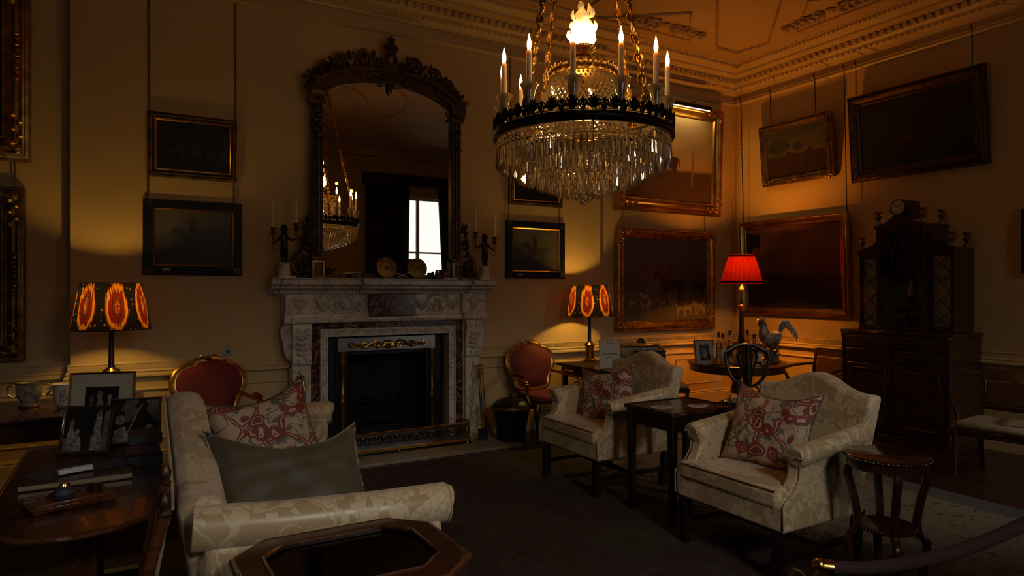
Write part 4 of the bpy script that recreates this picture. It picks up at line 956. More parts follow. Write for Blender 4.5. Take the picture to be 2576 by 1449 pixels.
PROF_FLAT = lambda w, d: [(0, 0), (0, d*.85), (w*.04, d), (w*.94, d), (w, d*.8), (w, d*.4)]
def put(poly, x, z, w, h, flip=False): return [((x+(1-a if flip else a)*w), z+b_*h) for a, b_ in poly]
def picture(label, cx_, z0, w, h, fw, fd, fmat, canvas, figs=(), wall='A', y=None, tilt=0, cords=(), profile=PROF_GOLD, inner=None, orn=0, group=None, plate=None, name='framed_painting'):
    if wall == 'A': loc = (cx_, y, z0); rz = 0
    else: loc = (y or XR, cx_, z0); rz = R(-90)
    t = thing(name, label, 'painting', loc, rz, group, rx=tilt)
    b = MB(); b.frame(w, h, profile(fw, fd), -.004, 0); f = b.obj('picture_frame', fmat, t, ang=30)
    if orn:
        b = MB()
        for sx in (-1, 1):
            for sz in (-1, 1):
                c = V((sx*(w/2-fw*.45), -fd*.95, h/2+sz*(h/2-fw*.45)))
                b.ball(c, fw*.22, 8, (1, .4, 1))
                for k in range(5):
                    e = c+V((-sx*fw*(.35+.28*k), 0, sz*fw*.12*(1 if k % 2 else -1))); b.leaf(e+V((sx*fw*.3, 0, 0)), e, fw*.14, (0, -1, 0), fw*.1)
                    e = c+V((sx*fw*.12*(1 if k % 2 else -1), 0, -sz*fw*(.35+.28*k))); b.leaf(e+V((0, 0, sz*fw*.3)), e, fw*.14, (0, -1, 0), fw*.1)
        if orn > 1:
            for c in ((0, h-fw*.45), (0, fw*.45), (-w/2+fw*.45, h/2), (w/2-fw*.45, h/2)):
                hz = abs(c[0]) < .01
                for k in range(-4, 5): b.leaf((c[0]+(k*fw*.22 if hz else 0), -fd*.95, c[1]+(0 if hz else k*fw*.22)), (c[0]+((k+1)*fw*.22 if hz else fw*.1*(k % 2)), -fd*.97, c[1]+(fw*.1*(k % 2) if hz else (k+1)*fw*.22)), fw*.13, (0, -1, 0), fw*.09)
        if orn > 2:
            n_ = int((w+h)*2/.045); P = [(-w/2+.012, .012), (w/2-.012, .012), (w/2-.012, h-.012), (-w/2+.012, h-.012)]
            for i in range(4):
                a = V((P[i][0], 0, P[i][1])); c = V((P[(i+1) % 4][0], 0, P[(i+1) % 4][1])); k_ = int((c-a).length/.04)
                for k in range(k_): q = a+(c-a)*((k+.5)/k_); b.ball((q.x, -fd*.6, q.z), .014+.008*sin(k*.9), 6)
        b.obj('carved_ornament', fmat, f)
    iw, ih = w-2*fw, h-2*fw
    if inner:
        b = MB(); b.T = Matrix.Translation((0, 0, fw-.012)); b.frame(iw+.024, ih+.024, [(0, 0), (0, .01), (.006, .012), (.016, .004), (.016, 0)], -fd*.75, 0); b.obj('inner_slip', inner, f)
    b = MB(); yc = -.004-fd*.30; b.poly([(-iw/2-.004, yc, fw-.004), (iw/2+.004, yc, fw-.004), (iw/2+.004, yc, fw+ih+.004), (-iw/2-.004, yc, fw+ih+.004)])
    ms = [canvas]
    for i, (mt, pl) in enumerate(figs):
        if mt not in ms: ms.append(mt)
        b.cur = ms.index(mt); yy = yc-.0012*(i+1); b.poly([(-iw/2+u*iw, yy, fw+v_*ih) for u, v_ in pl])
    b.obj('canvas', ms, t, smooth=False)
    if plate: b = MB(); b.bx(-.06, .06, -fd*1.02, -fd*.8, fw*.35, fw*.35+.04); b.obj('title_plate', plate, f)
    for cxx, z1, mt in cords:
        b = MB(); L_ = z1-z0-h; n_ = max(3, int(L_/.03)); yy = -.02-h*sin(tilt)*.35
        b.tube([(cxx, yy*(1-k/n_)-.02*(k/n_), h-.02+(L_+.02)*k/n_) for k in range(n_+1)], [.0045 if k % 2 else .008 for k in range(n_+1)], 5)
        b.tube([(cxx, -.02, z1-z0), (cxx, -.045, z1-z0+.03), (cxx, -.02, z1-z0+.06)], .006, 5); b.obj('hanging_chain', mt, t)
    return t
YA, YR = YC, YB
race = [('oil_horse', put(HORSE, .08+.19*k, .20, .17, .34)) for k in range(4)] + [('oil_horse', put(RIDER, .08+.19*k, .22, .17, .36)) for k in (1, 2)] + [('oil_dark', [(.9, .15), (.9, .62), (.87, .62), (.93, .82), (1, .9), (1, .15)])]
picture('small gilt-framed painting of a string of horses hanging above the black-framed horse picture', .513, 2.58, .72, .56, .07, .05, 'gilt_old', 'oil_black', race, 'A', YA, cords=((-.345, PR, 'gilt_old'), (.35, PR, 'gilt_old')), inner='gold_plain')
def blackpic(label, x, hflip, z=1.73, lab=-.22):
    figs = [('oil_horse', put(HORSE, .20, .17, .60, .56, hflip)), ('oil_dark', put(RIDER, .20, .19, .60, .56, hflip))]
    t = picture(label, x, z, .795, .655, .085, .03, 'black_frame', 'oil_grey', figs, 'A', YA, cords=((-.36, z+.655+.19, 'gilt_old'), (.33, z+.655+.19, 'gilt_old')), profile=PROF_FLAT, inner='gold_plain', group='black-framed horse and rider pictures')
    for sx in (-1, 1):
        for sz in (0, 1):
            b = MB(); c = (sx*.355, -.034, .042+sz*.57); b.lathe([(.030, 0), (.030, .004), (.022, .007), (.012, .004), (.008, .01), (.001, .012)], c, 18, M=Matrix.Rotation(R(90), 4, 'X')); b.obj('corner_rosette', 'gold_dark', t)
    b = MB(); b.bx(lab-.03, lab+.03, -.038, -.033, .035, .055); b.obj('number_label', 'socket', t)
    for k in range(3): text('114'[k] if hflip is None else '114'[k], .016, 'black_label', t, (lab-.012+.012*k, -.0385, .045), (R(90), 0, 0)) if False else None
    return t
blackpic('black-framed horse and rider painting above the lamp on the console table', .519, False)
blackpic('black-framed horse and rider painting above the red armchair next to the coal bucket', 4.09, False)
picture('gilt-framed dark painting partly hidden behind the chandelier prisms', 4.09, 2.565, .72, .56, .06, .05, 'gilt_old', 'oil_black', race, 'A', YA, cords=((-.345, PR, 'gilt_old'), (.35, PR, 'gilt_old')), inner='gold_plain')
h1 = [('oil_bay', put(HORSE, .28, .22, .34, .42)), ('oil_post', [(.745, .17), (.77, .17), (.77, .60), (.745, .60)])]
P7 = picture('large gilt-framed painting of a bay racehorse by a winning post under a brass picture light', 6.25, 2.62, 1.86, 1.46, .17, .09, 'gold_plain', 'oil_gold_sky', h1, 'A', YR-.01, tilt=R(2), orn=1)
hunt = [('oil_horse', put(HORSE, .33, .22, .42, .42)), ('oil_coat', put([(.40, .6), (.40, .85), (.44, 1.0), (.50, 1.0), (.54, .85), (.53, .6)], .33, .22, .42, .42)), ('oil_dark', put([(.43, 1.0), (.43, 1.1), (.51, 1.1), (.50, 1.0)], .33, .22, .42, .42)), ('oil_horse', put(HORSE, .78, .30, .20, .2)), ('oil_hound', put(HORSE, .16, .24, .14, .12)), ('oil_coat', put(RIDER, .16, .24, .14, .16))]
for x, z, s_, fl in ((.17, .08, .16, 1), (.58, .04, .17, 0), (.68, .05, .17, 1), (.80, .06, .18, 0), (.86, .05, .14, 1), (.38, .15, .11, 0), (.05, .16, .09, 0), (.50, .17, .09, 1), (.26, .17, .08, 1)): hunt.append(('oil_hound', put(DOG, x, z, s_*.9, s_*1.1, bool(fl))))
picture('large gilt-framed painting of a huntsman in a red coat with pale hounds', 6.21, 1.065, 1.73, 1.33, .13, .08, 'gold', 'oil_blue', hunt, 'A', YR-.01, cords=((-.75, 2.63, 'gilt_old'), (.70, 2.63, 'gilt_old')), orn=2, plate='gold_plain')
picture('large gilt frame hung high on the recessed wall above the porcelain pots', -1.47, 2.634, 1.60, 1.60, .20, .11, 'gold', 'oil_black', (), 'A', YR-.01, orn=2)
picture('gilt-framed dark painting hung low behind the porcelain pots', -1.506, 1.03, 1.60, 1.39, .17, .10, 'gilt_old', 'oil_black', (), 'A', YR-.01, cords=((.73, 2.64, 'gilt_old'),), orn=2)
park = [('oil_tree', put(TREE, .02, .40, .38, .42)), ('oil_tree', put(TREE, .42, .44, .2, .25)), ('oil_horse', put(HORSE, .30, .15, .42, .40)), ('oil_horse', put(HORSE, .38, .18, .40, .36, True))]
picture('small gilt-framed landscape with two dark horses and trees on the corner wall', (6.14+5.08)/2, 2.99, 1.06, .80, .10, .075, 'gilt_old', 'oil_park', park, 'B', XR-.01, tilt=R(6), cords=((-.33, PR, 'iron'), (.33, PR, 'iron')), orn=3)
dusk = [('oil_dark', [(0, .30), (.05, .32), (.06, .75), (.15, .76), (.155, .92), (.0, .95)])]
picture('large gilt-framed dusk landscape on the wall behind the red-shaded lamp', (6.50+4.88)/2, 1.26, 1.62, 1.28, .11, .075, 'gold_plain', 'oil_dusk', dusk, 'B', XR-.01, tilt=R(2.5), cords=((-.74, PR, 'iron'), (.80, PR, 'iron')), orn=0)
ruin = [('oil_dark', [(.62, .3), (.62, .75), (.66, .82), (.70, .75), (.70, .3)]), ('oil_dark', [(.78, .3), (.78, .85), (.83, .93), (.88, .85), (.88, .3)]), ('oil_bay', put(HORSE, .30, .28, .22, .2)), ('oil_bay', put(RIDER, .22, .22, .2, .25))]
picture('very large dark-framed painting of an arcade with figures hung high above the tall cabinet', (4.83+3.43)/2, 2.87, 1.46, 1.0, .13, .08, 'gold_dark', 'oil_black', ruin, 'B', XR-.01, tilt=R(5), cords=((-.62, PR, 'iron'), (.62, PR, 'iron')))
picture('dark picture showing only its edge beyond the tall cabinet', 2.83, 1.76, .60, .62, .05, .03, 'black_frame', 'oil_black', (), 'B', XR-.01, profile=PROF_FLAT)
# picture light
t = thing('picture_light', 'dark brass picture light bar fixed over the bay racehorse painting', 'picture light', (6.25, YB-.17, 4.06))
b = MB(); b.tube([(-.60, -.05, -.02), (.58, -.05, -.02)], .028, 14); b.obj('shade_tube', 'bronze_black', t)
b = MB(); b.tube([(-.55, -.045, -.052), (.56, -.045, -.052)], .006, 8); b.obj('lamp_strip', 'lamp_bulb', t)
b = MB()
for x in (-.3, .3): b.tube(smooth_pts([(x, .05, -.03), (x, .02, .05), (x, -.05, .03), (x, -.05, 0)]), .006, 6)
b.obj('bracket', 'gilt_old', t)
light('AREA', 'picture_light_glow', (6.25, YB-.215, 3.995), 6.5, (1, .60, .16), shape='RECTANGLE', size=1.1, size_y=.03, rot=(R(25), 0, 0))

# ------------------------------------------------------------------ upholstery
def pillow(name, label, w, h, th, loc, rot, front, back, sag=0.0, group=None, ear=.1):
    b = MB(); n = 22
    def F(sg):
        def f(u, v_):
            a, c = u*2-1, v_*2-1; e = (max(0, 1-a**4)*max(0, 1-c**4))**.55
            x = a*w/2*(1-ear*(1-c*c)*abs(a)); z = c*h/2*(1-ear*(1-a*a)*abs(c))
            z -= sag*(1-a*a)*(c > 0)*c
            wr = .006*sin(a*9+c*7)*e+.004*sin(c*17-a*5)
            return (x, sg*(th/2*e+wr*(e > .1)), z)
        return f
    b.grid(F(-1), n, n); b.cur = 1; g = F(1); b.grid(lambda u, v_: g(1-u, v_), n, n)
    o = b.obj(name, [front, back], ang=80); o.location = loc; o.rotation_euler = rot
    import bmesh; bm = bmesh.new(); bm.from_mesh(o.data); bmesh.ops.remove_doubles(bm, verts=bm.verts, dist=.0015); bm.to_mesh(o.data); bm.free()
    tag(o, label, 'cushion', group)
    P = MB(); pts = []
    for k in range(60):
        q = k/15; i = int(q); f_ = q-i; u, v_ = [(f_, 0), (1, f_), (1-f_, 1), (0, 1-f_)][i]; pts.append(F(0)(u, v_))
    P.tube([(p[0], 0, p[2]) for p in pts], .005, 6, closed=True); P.obj('piping', back if back != 'suzani' else 'suzani', o)
    return o
def camel(w, base, rise, n=28): return [(-w/2+w*k/n, base+rise*(max(0, cos(pi*(k/n-.5)*1.25)))**2) for k in range(n+1)]
def armchair(label, loc, rz):
    t = thing('armchair', label, 'armchair', loc, rz, 'cream damask armchairs')
    b = MB(); b.box((0, -.02, .35), (.78, .74, .14)); b.obj('seat_frame', 'damask', t, bev=.018)
    b = MB(); b.prism([(-.375, -.40), (.375, -.40), (.375, -.27), (.305, -.25), (.305, .25), (-.305, .25), (-.305, -.25), (-.375, -.27)], (0, 0, .395), (1, 0, 0), (0, 1, 0), (0, 0, .115)); b.obj('seat_cushion', 'damask', t, bev=.03)
    b = MB(); b.tube([(-.36, -.40, .505), (.36, -.40, .505)], .005, 6); b.obj('piping', 'silk_cream', t)
    sh = Matrix.Identity(4); sh[1][2] = .20; sh[1][3] = -.08
    b = MB(); b.T = sh; top = camel(.82, .955, .10); 
    pl = [(-.35, .28), (.35, .28)] + [(x, z) for x, z in top[::-1]]
    b.prism(pl, (0, .28, 0), (1, 0, 0), (0, 0, 1), (0, .12, 0)); b.obj('backrest', 'damask', t, bev=.04, ang=50)
    for s_ in (-1, 1):
        b = MB(); prof = [(.33, .28), (-.385, .28), (-.395, .43), (-.375, .455), (-.31, .50), (-.265, .56), (-.255, .62), (-.28, .68), (-.27, .71), (.33, .78)]
        x0 = s_*.36; b.prism(prof, (x0-.04, 0, 0), (0, 1, 0), (0, 0, 1), (.08, 0, 0)); b.obj('arm_panel', 'damask', t, bev=.015)
        b = MB(); b.tube([(s_*.385, -.275, .672), (s_*.385, -.26, .675), (s_*.385, .36, .745)], [.050, .058, .056], 18); b.obj('arm_roll', 'damask', t, bev=.008)
        b = MB(); b.tube([(s_*.405, -.39, .30)]+[(s_*.405, y, z) for y, z in prof[2:8]]+[(s_*.385+.052*s_*cos(a), -.278, .672+.052*sin(a)) for a in [0, .8, 1.6, 2.4, 3.1]], .0045, 6); b.obj('arm_piping', 'silk_cream', t)
    for sx in (-1, 1):
        for sy in (-1, 1):
            b = MB(); b.box((sx*.35, -.36 if sy < 0 else .33, .145), (.055, .055, .29), rx=0 if sy < 0 else R(-8)); b.obj('leg', 'dark_wood', t, bev=.003)
    b = MB(); b.box((-.35, 0, .13), (.022, .66, .035)); b.box((.35, 0, .13), (.022, .66, .035)); b.box((0, .0, .13), (.70, .022, .035)); b.obj('stretcher', 'dark_wood', t)
    return t
A1 = armchair('cream damask armchair with a patterned cushion beside the round stand', (3.42, 2.76, 0.012), R(-90))
dup(A1, (3.48, 4.46, 0.012), R(-90), 'cream damask armchair with a patterned cushion between the card table and the white notice')
pillow('cushion', 'embroidered square cushion leaning in the armchair beside the round stand', .56, .54, .17, (3.47, 2.80, .735), (R(-20), R(4), R(-78)), 'suzani', 'olive_cloth', .05, 'embroidered cushions', .12)
pillow('cushion', 'embroidered square cushion leaning in the armchair in front of the white notice', .50, .50, .16, (3.53, 4.50, .72), (R(-20), R(-8), R(-60)), 'suzani', 'olive_cloth', .05, 'embroidered cushions', .12)
# sofa
t = thing('sofa', 'long cream damask sofa with scroll arms in front of the writing table', 'sofa', (.715, 3.70, .012), R(87))
SW = 1.19
b = MB(); b.box((0, 0, .24), (2*SW-.12, .84, .24)); b.obj('seat_frame', 'damask', t, bev=.02)
for k in range(3): b = MB(); b.box((-.70+.70*k, -.06, .42), (.695, .74, .15)); b.obj('seat_cushion', 'damask', t, bev=.045)
sh = Matrix.Identity(4); sh[1][2] = .16; sh[1][3] = -.06
b = MB(); b.T = sh; top = [(-SW+.04+(2*SW-.08)*k/40, .84+.23*math.exp(-((-1+k/20)/.50)**2)) for k in range(41)]
b.prism([(-SW+.10, .14), (SW-.10, .14)] + top[::-1], (0, .27, 0), (1, 0, 0), (0, 0, 1), (0, .17, 0)); b.obj('backrest', 'damask', t, bev=.055, ang=50)
b = MB(); b.tube([(x, .27+.16*z-.06+.172, z-.012) for x, z in top], .006, 6); b.obj('back_piping', 'silk_cream', t)
for s_ in (-1, 1):
    b = MB(); x = s_*(SW-.06); b.bx(x-.07, x+.055, -.46, .42, .12, .70); b.obj('arm_panel', 'damask', t, bev=.03)
    b = MB(); b.tube([(x+s_*.01, -.495, .705), (x+s_*.01, -.48, .71), (x+s_*.01, -.2, .712), (x+s_*.01, .15, .725), (x+s_*.01, .46, .75)], [.072, .080, .080, .080, .080], 24); b.obj('arm_roll', 'damask', t, bev=.012)
    b = MB(); b.tube([(x+s_*.01+.077*cos(a*pi/12), -.487, .708+.077*sin(a*pi/12)) for a in range(24)], .0055, 6, closed=True); b.obj('arm_piping', 'silk_cream', t)
for sx in (-1, 1):
    for y in (-.36, .36): b = MB(); b.box((sx*(SW-.12), y, .06), (.06, .06, .12)); b.obj('leg', 'dark_wood', t)
pillow('cushion', 'embroidered cushion propped upright on the sofa behind the olive cushion', .60, .56, .18, (.66, 3.86, .80), (R(-24), R(-9), R(10)), 'suzani', 'olive_cloth', .06, 'sofa cushions', .13)
pillow('cushion', 'olive cushion with a patterned far side slumped against the sofa arm', .70, .62, .20, (.64, 3.02, .735), (R(-42), R(4), R(6)), 'olive_cloth', 'suzani', .10, 'sofa cushions', .11)

# ------------------------------------------------------------------ red and gilt armchairs
def red_chair(label, loc, rz):
    t = thing('gilt_armchair', label, 'armchair', loc, rz, 'red velvet armchairs with gilt frames')
    out = [(0, 1.005), (.08, .995), (.13, .965), (.20, .945), (.265, .90), (.295, .82), (.285, .74), (.245, .67), (.215, .60), (.20, .53), (.12, .50), (0, .495)]
    B = lambda x, z, o=0: (x, .22+.20*(z-.45)-o, z)
    half = smooth_pts([(x, 0, z) for x, z in out], 4); P = [B(p.x, p.z) for p in half] + [B(-p.x, p.z) for p in half[::-1][1:-1]]
    b = MB(); b.tube(P, .022, 8, closed=True); b.tube([(p[0]*.93, p[1]-.014, .75+(p[2]-.75)*.94) for p in P], .008, 6, closed=True)
    for s_ in (-1, 1): b.curl(B(s_*.05, 1.015, .01), (s_, 0, 0), (0, 0, 1), .022, 1.4, .009); b.ball(B(s_*.135, .975, .01), .022, 8); b.ball(B(s_*.29, .83, .01), .018, 8); b.ball(B(s_*.24, .66, .01), .016, 8)
    b.ball(B(0, 1.01, .02), .026, 8); b.obj('back_frame', 'gold_plain', t)
    b = MB(); n = len(P); c = V(B(0, .74, .03)); vs = [V(p)*1.0 for p in P]; ring2 = [V(p).lerp(V(B(0, .74, 0)), .14)-V((0, .030, 0)) for p in P]; ring3 = [V(p).lerp(V(B(0, .74, 0)), .5)-V((0, .045, 0)) for p in P]
    b.add([*vs, *ring2, *ring3, c-V((0, .02, 0))], [(i, (i+1) % n, n+(i+1) % n, n+i) for i in range(n)]+[(n+i, n+(i+1) % n, 2*n+(i+1) % n, 2*n+i) for i in range(n)]+[(2*n+i, 2*n+(i+1) % n, 3*n) for i in range(n)])
    b.add([p+V((0, .02, 0)) for p in vs], [tuple(range(n))]); b.obj('back_pad', 'red_velvet', t, ang=70)
    st = [(.27, -.27), (.22, -.31), (0, -.335), (-.22, -.31), (-.27, -.27), (-.24, .22), (.24, .22)]
    b = MB(); b.prism(st, (0, 0, .36), (1, 0, 0), (0, 1, 0), (0, 0, .06)); 
    for s_ in (-1, 1): b.curl((s_*.05, -.335, .37), (s_, 0, 0), (0, 0, 1), .025, 1.4, .008)
    b.obj('seat_rail', 'gold_plain', t, bev=.01)
    b = MB(); b.prism([(x*.95, y*.95) for x, y in st], (0, 0, .42), (1, 0, 0), (0, 1, 0), (0, 0, .07)); b.obj('seat', 'red_velvet', t, bev=.03)
    for s_ in (-1, 1):
        b = MB(); b.tube(smooth_pts([(s_*.25, .255, .69), (s_*.28, .12, .68), (s_*.31, -.02, .665), (s_*.33, -.16, .645), (s_*.335, -.20, .635), (s_*.33, -.21, .61), (s_*.305, -.19, .60), (s_*.29, -.15, .56), (s_*.285, -.14, .48), (s_*.27, -.18, .40)], 5), .017, 8)
        b.ball((s_*.335, -.205, .635), .024, 8); b.obj('arm', 'gold_plain', t)
        b = MB(); b.ball((s_*.315, -.01, .69), .03, 10, (1, 4.0, .9)); b.obj('arm_pad', 'red_velvet', t)
        b = MB(); b.tube(smooth_pts([(s_*.245, -.28, .40), (s_*.265, -.30, .30), (s_*.235, -.27, .14), (s_*.235, -.275, .05), (s_*.255, -.30, .02)], 5), [.032, .034, .034, .033, .032, .03, .028, .026, .024, .022, .02, .018, .016, .016, .015, .015, .014, .015, .016, .018, .018], 8); b.obj('leg', 'gold_dark', t)
        b = MB(); b.tube(smooth_pts([(s_*.22, .20, .40), (s_*.23, .22, .25), (s_*.215, .23, .12), (s_*.23, .27, .015)], 5), .018, 8); b.obj('leg', 'gold_dark', t)
    return t
RC1 = red_chair('red velvet armchair with a gilt frame between the coal bucket and the lamp table', (3.93, 6.12, 0), R(-1))
dup(RC1, (.66, 6.02, 0), R(8), 'red velvet armchair with a gilt frame behind the sofa')
# ------------------------------------------------------------------ tables and what stands on them
def taper_leg(x, y, z, w0=.05, w1=.032, mat='mahogany', par=None, name='leg'):
    b = MB(); b.add([(x+sx*q, y+sy*q, zz) for zz, q in ((0, w1/2), (z, w0/2)) for sx, sy in ((-1, -1), (1, -1), (1, 1), (-1, 1))], [(3, 2, 1, 0), (4, 5, 6, 7), (0, 1, 5, 4), (1, 2, 6, 5), (2, 3, 7, 6), (3, 0, 4, 7)])
    return b.obj(name, mat, par, bev=.002)
# card table between the armchairs
t = thing('card_table', 'square dark wood card table standing between the two cream armchairs', 'table', (3.46, 3.57, .012), 0)
b = MB(); b.box((0, 0, .742), (.62, .50, .022)); b.obj('tabletop', 'mahogany', t, bev=.004)
b = MB(); b.frame(.62, .50, [(0, 0), (0, .006), (.012, .006), (.012, 0)]); bb = MB(); bb.T = Matrix.Translation((0, 0, .753)); [bb.bx(*q) for q in ((-.31, .31, -.25, -.238, 0, .006), (-.31, .31, .238, .25, 0, .006), (-.31, -.298, -.238, .238, 0, .006), (.298, .31, -.238, .238, 0, .006))]; bb.obj('raised_rim', 'dark_wood', t)
b = MB(); b.bx(-.29, .29, -.23, -.21, .63, .731); b.bx(-.29, .29, .21, .23, .63, .731); b.bx(-.29, -.27, -.21, .21, .63, .731); b.bx(.27, .29, -.21, .21, .63, .731); b.obj('apron', 'dark_wood', t)
for sx in (-1, 1):
    for sy in (-1, 1): taper_leg(sx*.27, sy*.21, .73, .052, .036, 'dark_wood', t)
for x, y, lb in ((-.16, .01, 'oval pale table mat on the card table, nearer the sofa'), (.10, -.08, 'oval pale table mat on the card table, nearer the tall cabinet')):
    b = MB(); b.lathe([(.001, 0), (.075, 0), (.078, .003), (.066, .005), (.001, .005)], seg=32, M=Matrix.Diagonal((1.15, .85, 1, 1))); o = thing('table_mat', lb, 'table mat', (3.46+x, 3.57+y, .765), 0, 'oval table mats'); b.obj('mat', 'bottle_label', o)
    b = MB(); 
    for k in range(7): a = k*.9; b.ball((.03*cos(a), .02*sin(a), .005), .013, 6, (1, 1, .12))
    b.obj('printed_motif', 'oil_bay', o)
# round stand
t = thing('round_stand', 'two-tier dark wood stand with a round top and curved legs', 'stand', (3.47, 2.06, .012), R(20))
b = MB(); b.lathe([(.001, .728), (.195, .728), (.205, .722), (.205, .708), (.19, .70), (.19, .655), (.175, .65), (.001, .65)], seg=48); b.obj('top', 'mahogany', t)
b = MB(); 
for k in range(60): a = k*pi/30; b.ball((.204*cos(a), .204*sin(a), .712), .006, 6)
b.obj('beaded_edge', 'dark_wood', t)
b = MB(); b.lathe([(.001, .33), (.135, .33), (.145, .338), (.145, .352), (.135, .355), (.001, .355)], seg=36)
for k in range(48): a = k*pi/24; b.ball((.144*cos(a), .144*sin(a), .344), .005, 6)
b.obj('shelf', 'mahogany', t)
for k in range(4):
    a = k*pi/2+R(25); u = V((cos(a), sin(a), 0)); P = smooth_pts([u*.17+V((0, 0, .66)), u*.19+V((0, 0, .62)), u*.165+V((0, 0, .52)), u*.145+V((0, 0, .42)), u*.145+V((0, 0, .33)), u*.185+V((0, 0, .27)), u*.175+V((0, 0, .15)), u*.165+V((0, 0, .05)), u*.19+V((0, 0, .01))], 4)
    b = MB(); b.tube(P, .021, 8); b.obj('leg', 'mahogany', t)
# rope barrier
PX, PY = 1.68, 1.22
t = thing('rope_post', 'brass rope barrier post with hooks below the round stand', 'barrier post', (PX, PY, .012))
b = MB(); b.lathe([(.14, 0), (.14, .015), (.03, .04), (.018, .06), (.018, .70), (.026, .71), (.026, .745), (.001, .75)], seg=24); b.obj('post', 'brass', t)
for s_ in (-1, 1): b = MB(); b.tube([(s_*.052*.85, s_*-.052*.52, .765), (s_*.045*.85, s_*-.045*.52, .795), (s_*.025*.85, s_*-.025*.52, .785), (0, 0, .745)], .007, 6); b.obj('hook', 'brass', t)
def atr(px, d, y): u = (px-1288)/FPX; return (d*(sin(YAW)+u*cos(YAW)), d*(cos(YAW)-u*sin(YAW)), EYE-(y-HOR)/FPX*d)
RP = smooth_pts([atr(2085, 1.9, 1428), atr(2200, 1.9, 1428), atr(2330, 1.88, 1407), atr(2450, 1.86, 1373), atr(2570, 1.84, 1322), atr(2720, 1.82, 1245)], 8)
t = thing('barrier_rope', 'thick burgundy velvet rope hanging across the lower corner of the room', 'rope', (0, 0, 0))
b = MB(); b.tube(RP, [.018+.0012*(i % 2) for i in range(len(RP))], 12); b.obj('rope', 'rope_velvet', t)
b = MB(); b.tube([atr(2062, 1.9, 1424), atr(2090, 1.9, 1428)], [.018, .022], 12); b.ball(atr(2060, 1.9, 1422), .02, 10); b.obj('brass_end', 'brass', t)
# display table (glazed top) beside the sofa
t = thing('display_table', 'low dark display table with an octagonal glazed top beside the sofa arm', 'display table', (.63, 2.125, .012), 0); t.scale = (1, 1, 1.09)
def octo(w, h, c): return [(-w+c, -h), (w-c, -h), (w, -h+c), (w, h-c), (w-c, h), (-w+c, h), (-w, h-c), (-w, -h+c)]
def oring(mb, o1, o2, z0, z1):
    for i in range(8):
        k = (i+1) % 8; q = [o1[i], o1[k], o2[k], o2[i]]; mb.prism(q, (0, 0, z0), (1, 0, 0), (0, 1, 0), (0, 0, z1-z0))
oo, oi = octo(.335, .285, .12), octo(.255, .205, .085)
b = MB(); oring(b, oo, oi, .645, .67); b.obj('top_frame', 'mahogany', t)
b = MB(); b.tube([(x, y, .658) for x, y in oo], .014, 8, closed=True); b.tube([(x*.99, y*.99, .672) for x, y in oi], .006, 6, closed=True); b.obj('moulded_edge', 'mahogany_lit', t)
b = MB(); b.prism(oi, (0, 0, .656), (1, 0, 0), (0, 1, 0), (0, 0, .004)); b.obj('glass_pane', 'pane_glass', t, smooth=False)
b = MB(); oring(b, octo(.315, .265, .11), octo(.295, .245, .10), .50, .645); b.prism(octo(.295, .245, .10), (0, 0, .50), (1, 0, 0), (0, 1, 0), (0, 0, .012)); b.obj('case', 'mahogany', t)
b = MB(); b.prism(octo(.29, .24, .095), (0, 0, .513), (1, 0, 0), (0, 1, 0), (0, 0, .004)); b.obj('cloth_lining', 'seat_stripe', t)
for x, y in ((-.24, -.2), (.24, -.2), (-.24, .2), (.24, .2)): taper_leg(x, y, .50, .05, .035, 'mahogany', t)
b = MB(); b.ball((.0, -.278, .59), .012, 10); b.obj('lock_knob', 'silver', t)
for x, y, r_ in ((-.12, .02, .03), (.05, .05, .02), (.17, -.03, .025), (-.02, -.08, .018), (.10, .12, .02)):
    b = MB(); b.lathe([(.001, 0), (r_, 0), (r_, .005), (r_*.8, .007), (.001, .006)], seg=20); o = b.obj('medal', 'silver', loc=(.63+x*.8, 2.125+y, .577)); tag(o, 'small round silver medal lying under the glass of the display table', 'medal', 'medals in the display table')
# sofa table (writing table) along the sofa back
t = thing('writing_table', 'dark mahogany writing table with a rounded end behind the sofa', 'table', (-.16, 3.62, .012), 0)
pl = [(-.30, .85), (-.30, -.48), (-.26, -.66), (-.16, -.78), (0, -.82), (.16, -.78), (.26, -.66), (.30, -.48), (.30, .85)]
b = MB(); b.prism(pl, (0, 0, .705), (1, 0, 0), (0, 1, 0), (0, 0, .023)); b.obj('tabletop', 'mahogany', t, bev=.006)
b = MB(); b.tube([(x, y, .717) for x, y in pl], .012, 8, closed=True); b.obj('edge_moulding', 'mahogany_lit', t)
b = MB(); b.bx(-.25, .25, -.45, .80, .62, .705); b.obj('apron', 'mahogany', t, bev=.004)
for y in (-.42, .62):
    b = MB(); b.bx(-.055, .055, y-.03, y+.03, .06, .62); b.bx(-.24, .24, y-.04, y+.04, .0, .06); b.obj('pedestal', 'mahogany_lit', t, bev=.006)
TT = .741
t = thing('leather_album', 'large brown leather album with pale page edges lying on the writing table', 'album', (-.20, 3.85, TT), R(2))
b = MB(); b.box((0, 0, .027), (.43, .72, .006)); b.box((0, 0, .003), (.43, .72, .006)); b.obj('cover', 'leather', t, bev=.003)
b = MB(); b.box((0, -.004, .015), (.42, .71, .018)); b.obj('pages', 'gilt_edge', t)
AT = TT+.031
for x, y, rz, lb in ((-.27, 3.66, 32, 'dark blue envelope on the leather album, partly under the white box'), (-.10, 3.70, 12, 'dark blue envelope on the leather album, nearer the sofa')):
    b = MB(); b.box((0, 0, .001), (.24, .15, .002)); b.poly([(-.12, .075, .0025), (.12, .075, .0025), (0, -.01, .003)]); o = b.obj('envelope', 'envelope', loc=(x, y, AT+(.0022 if x > -.2 else 0)), smooth=False); o.rotation_euler = (0, 0, R(rz)); tag(o, lb, 'envelope', 'blue envelopes')
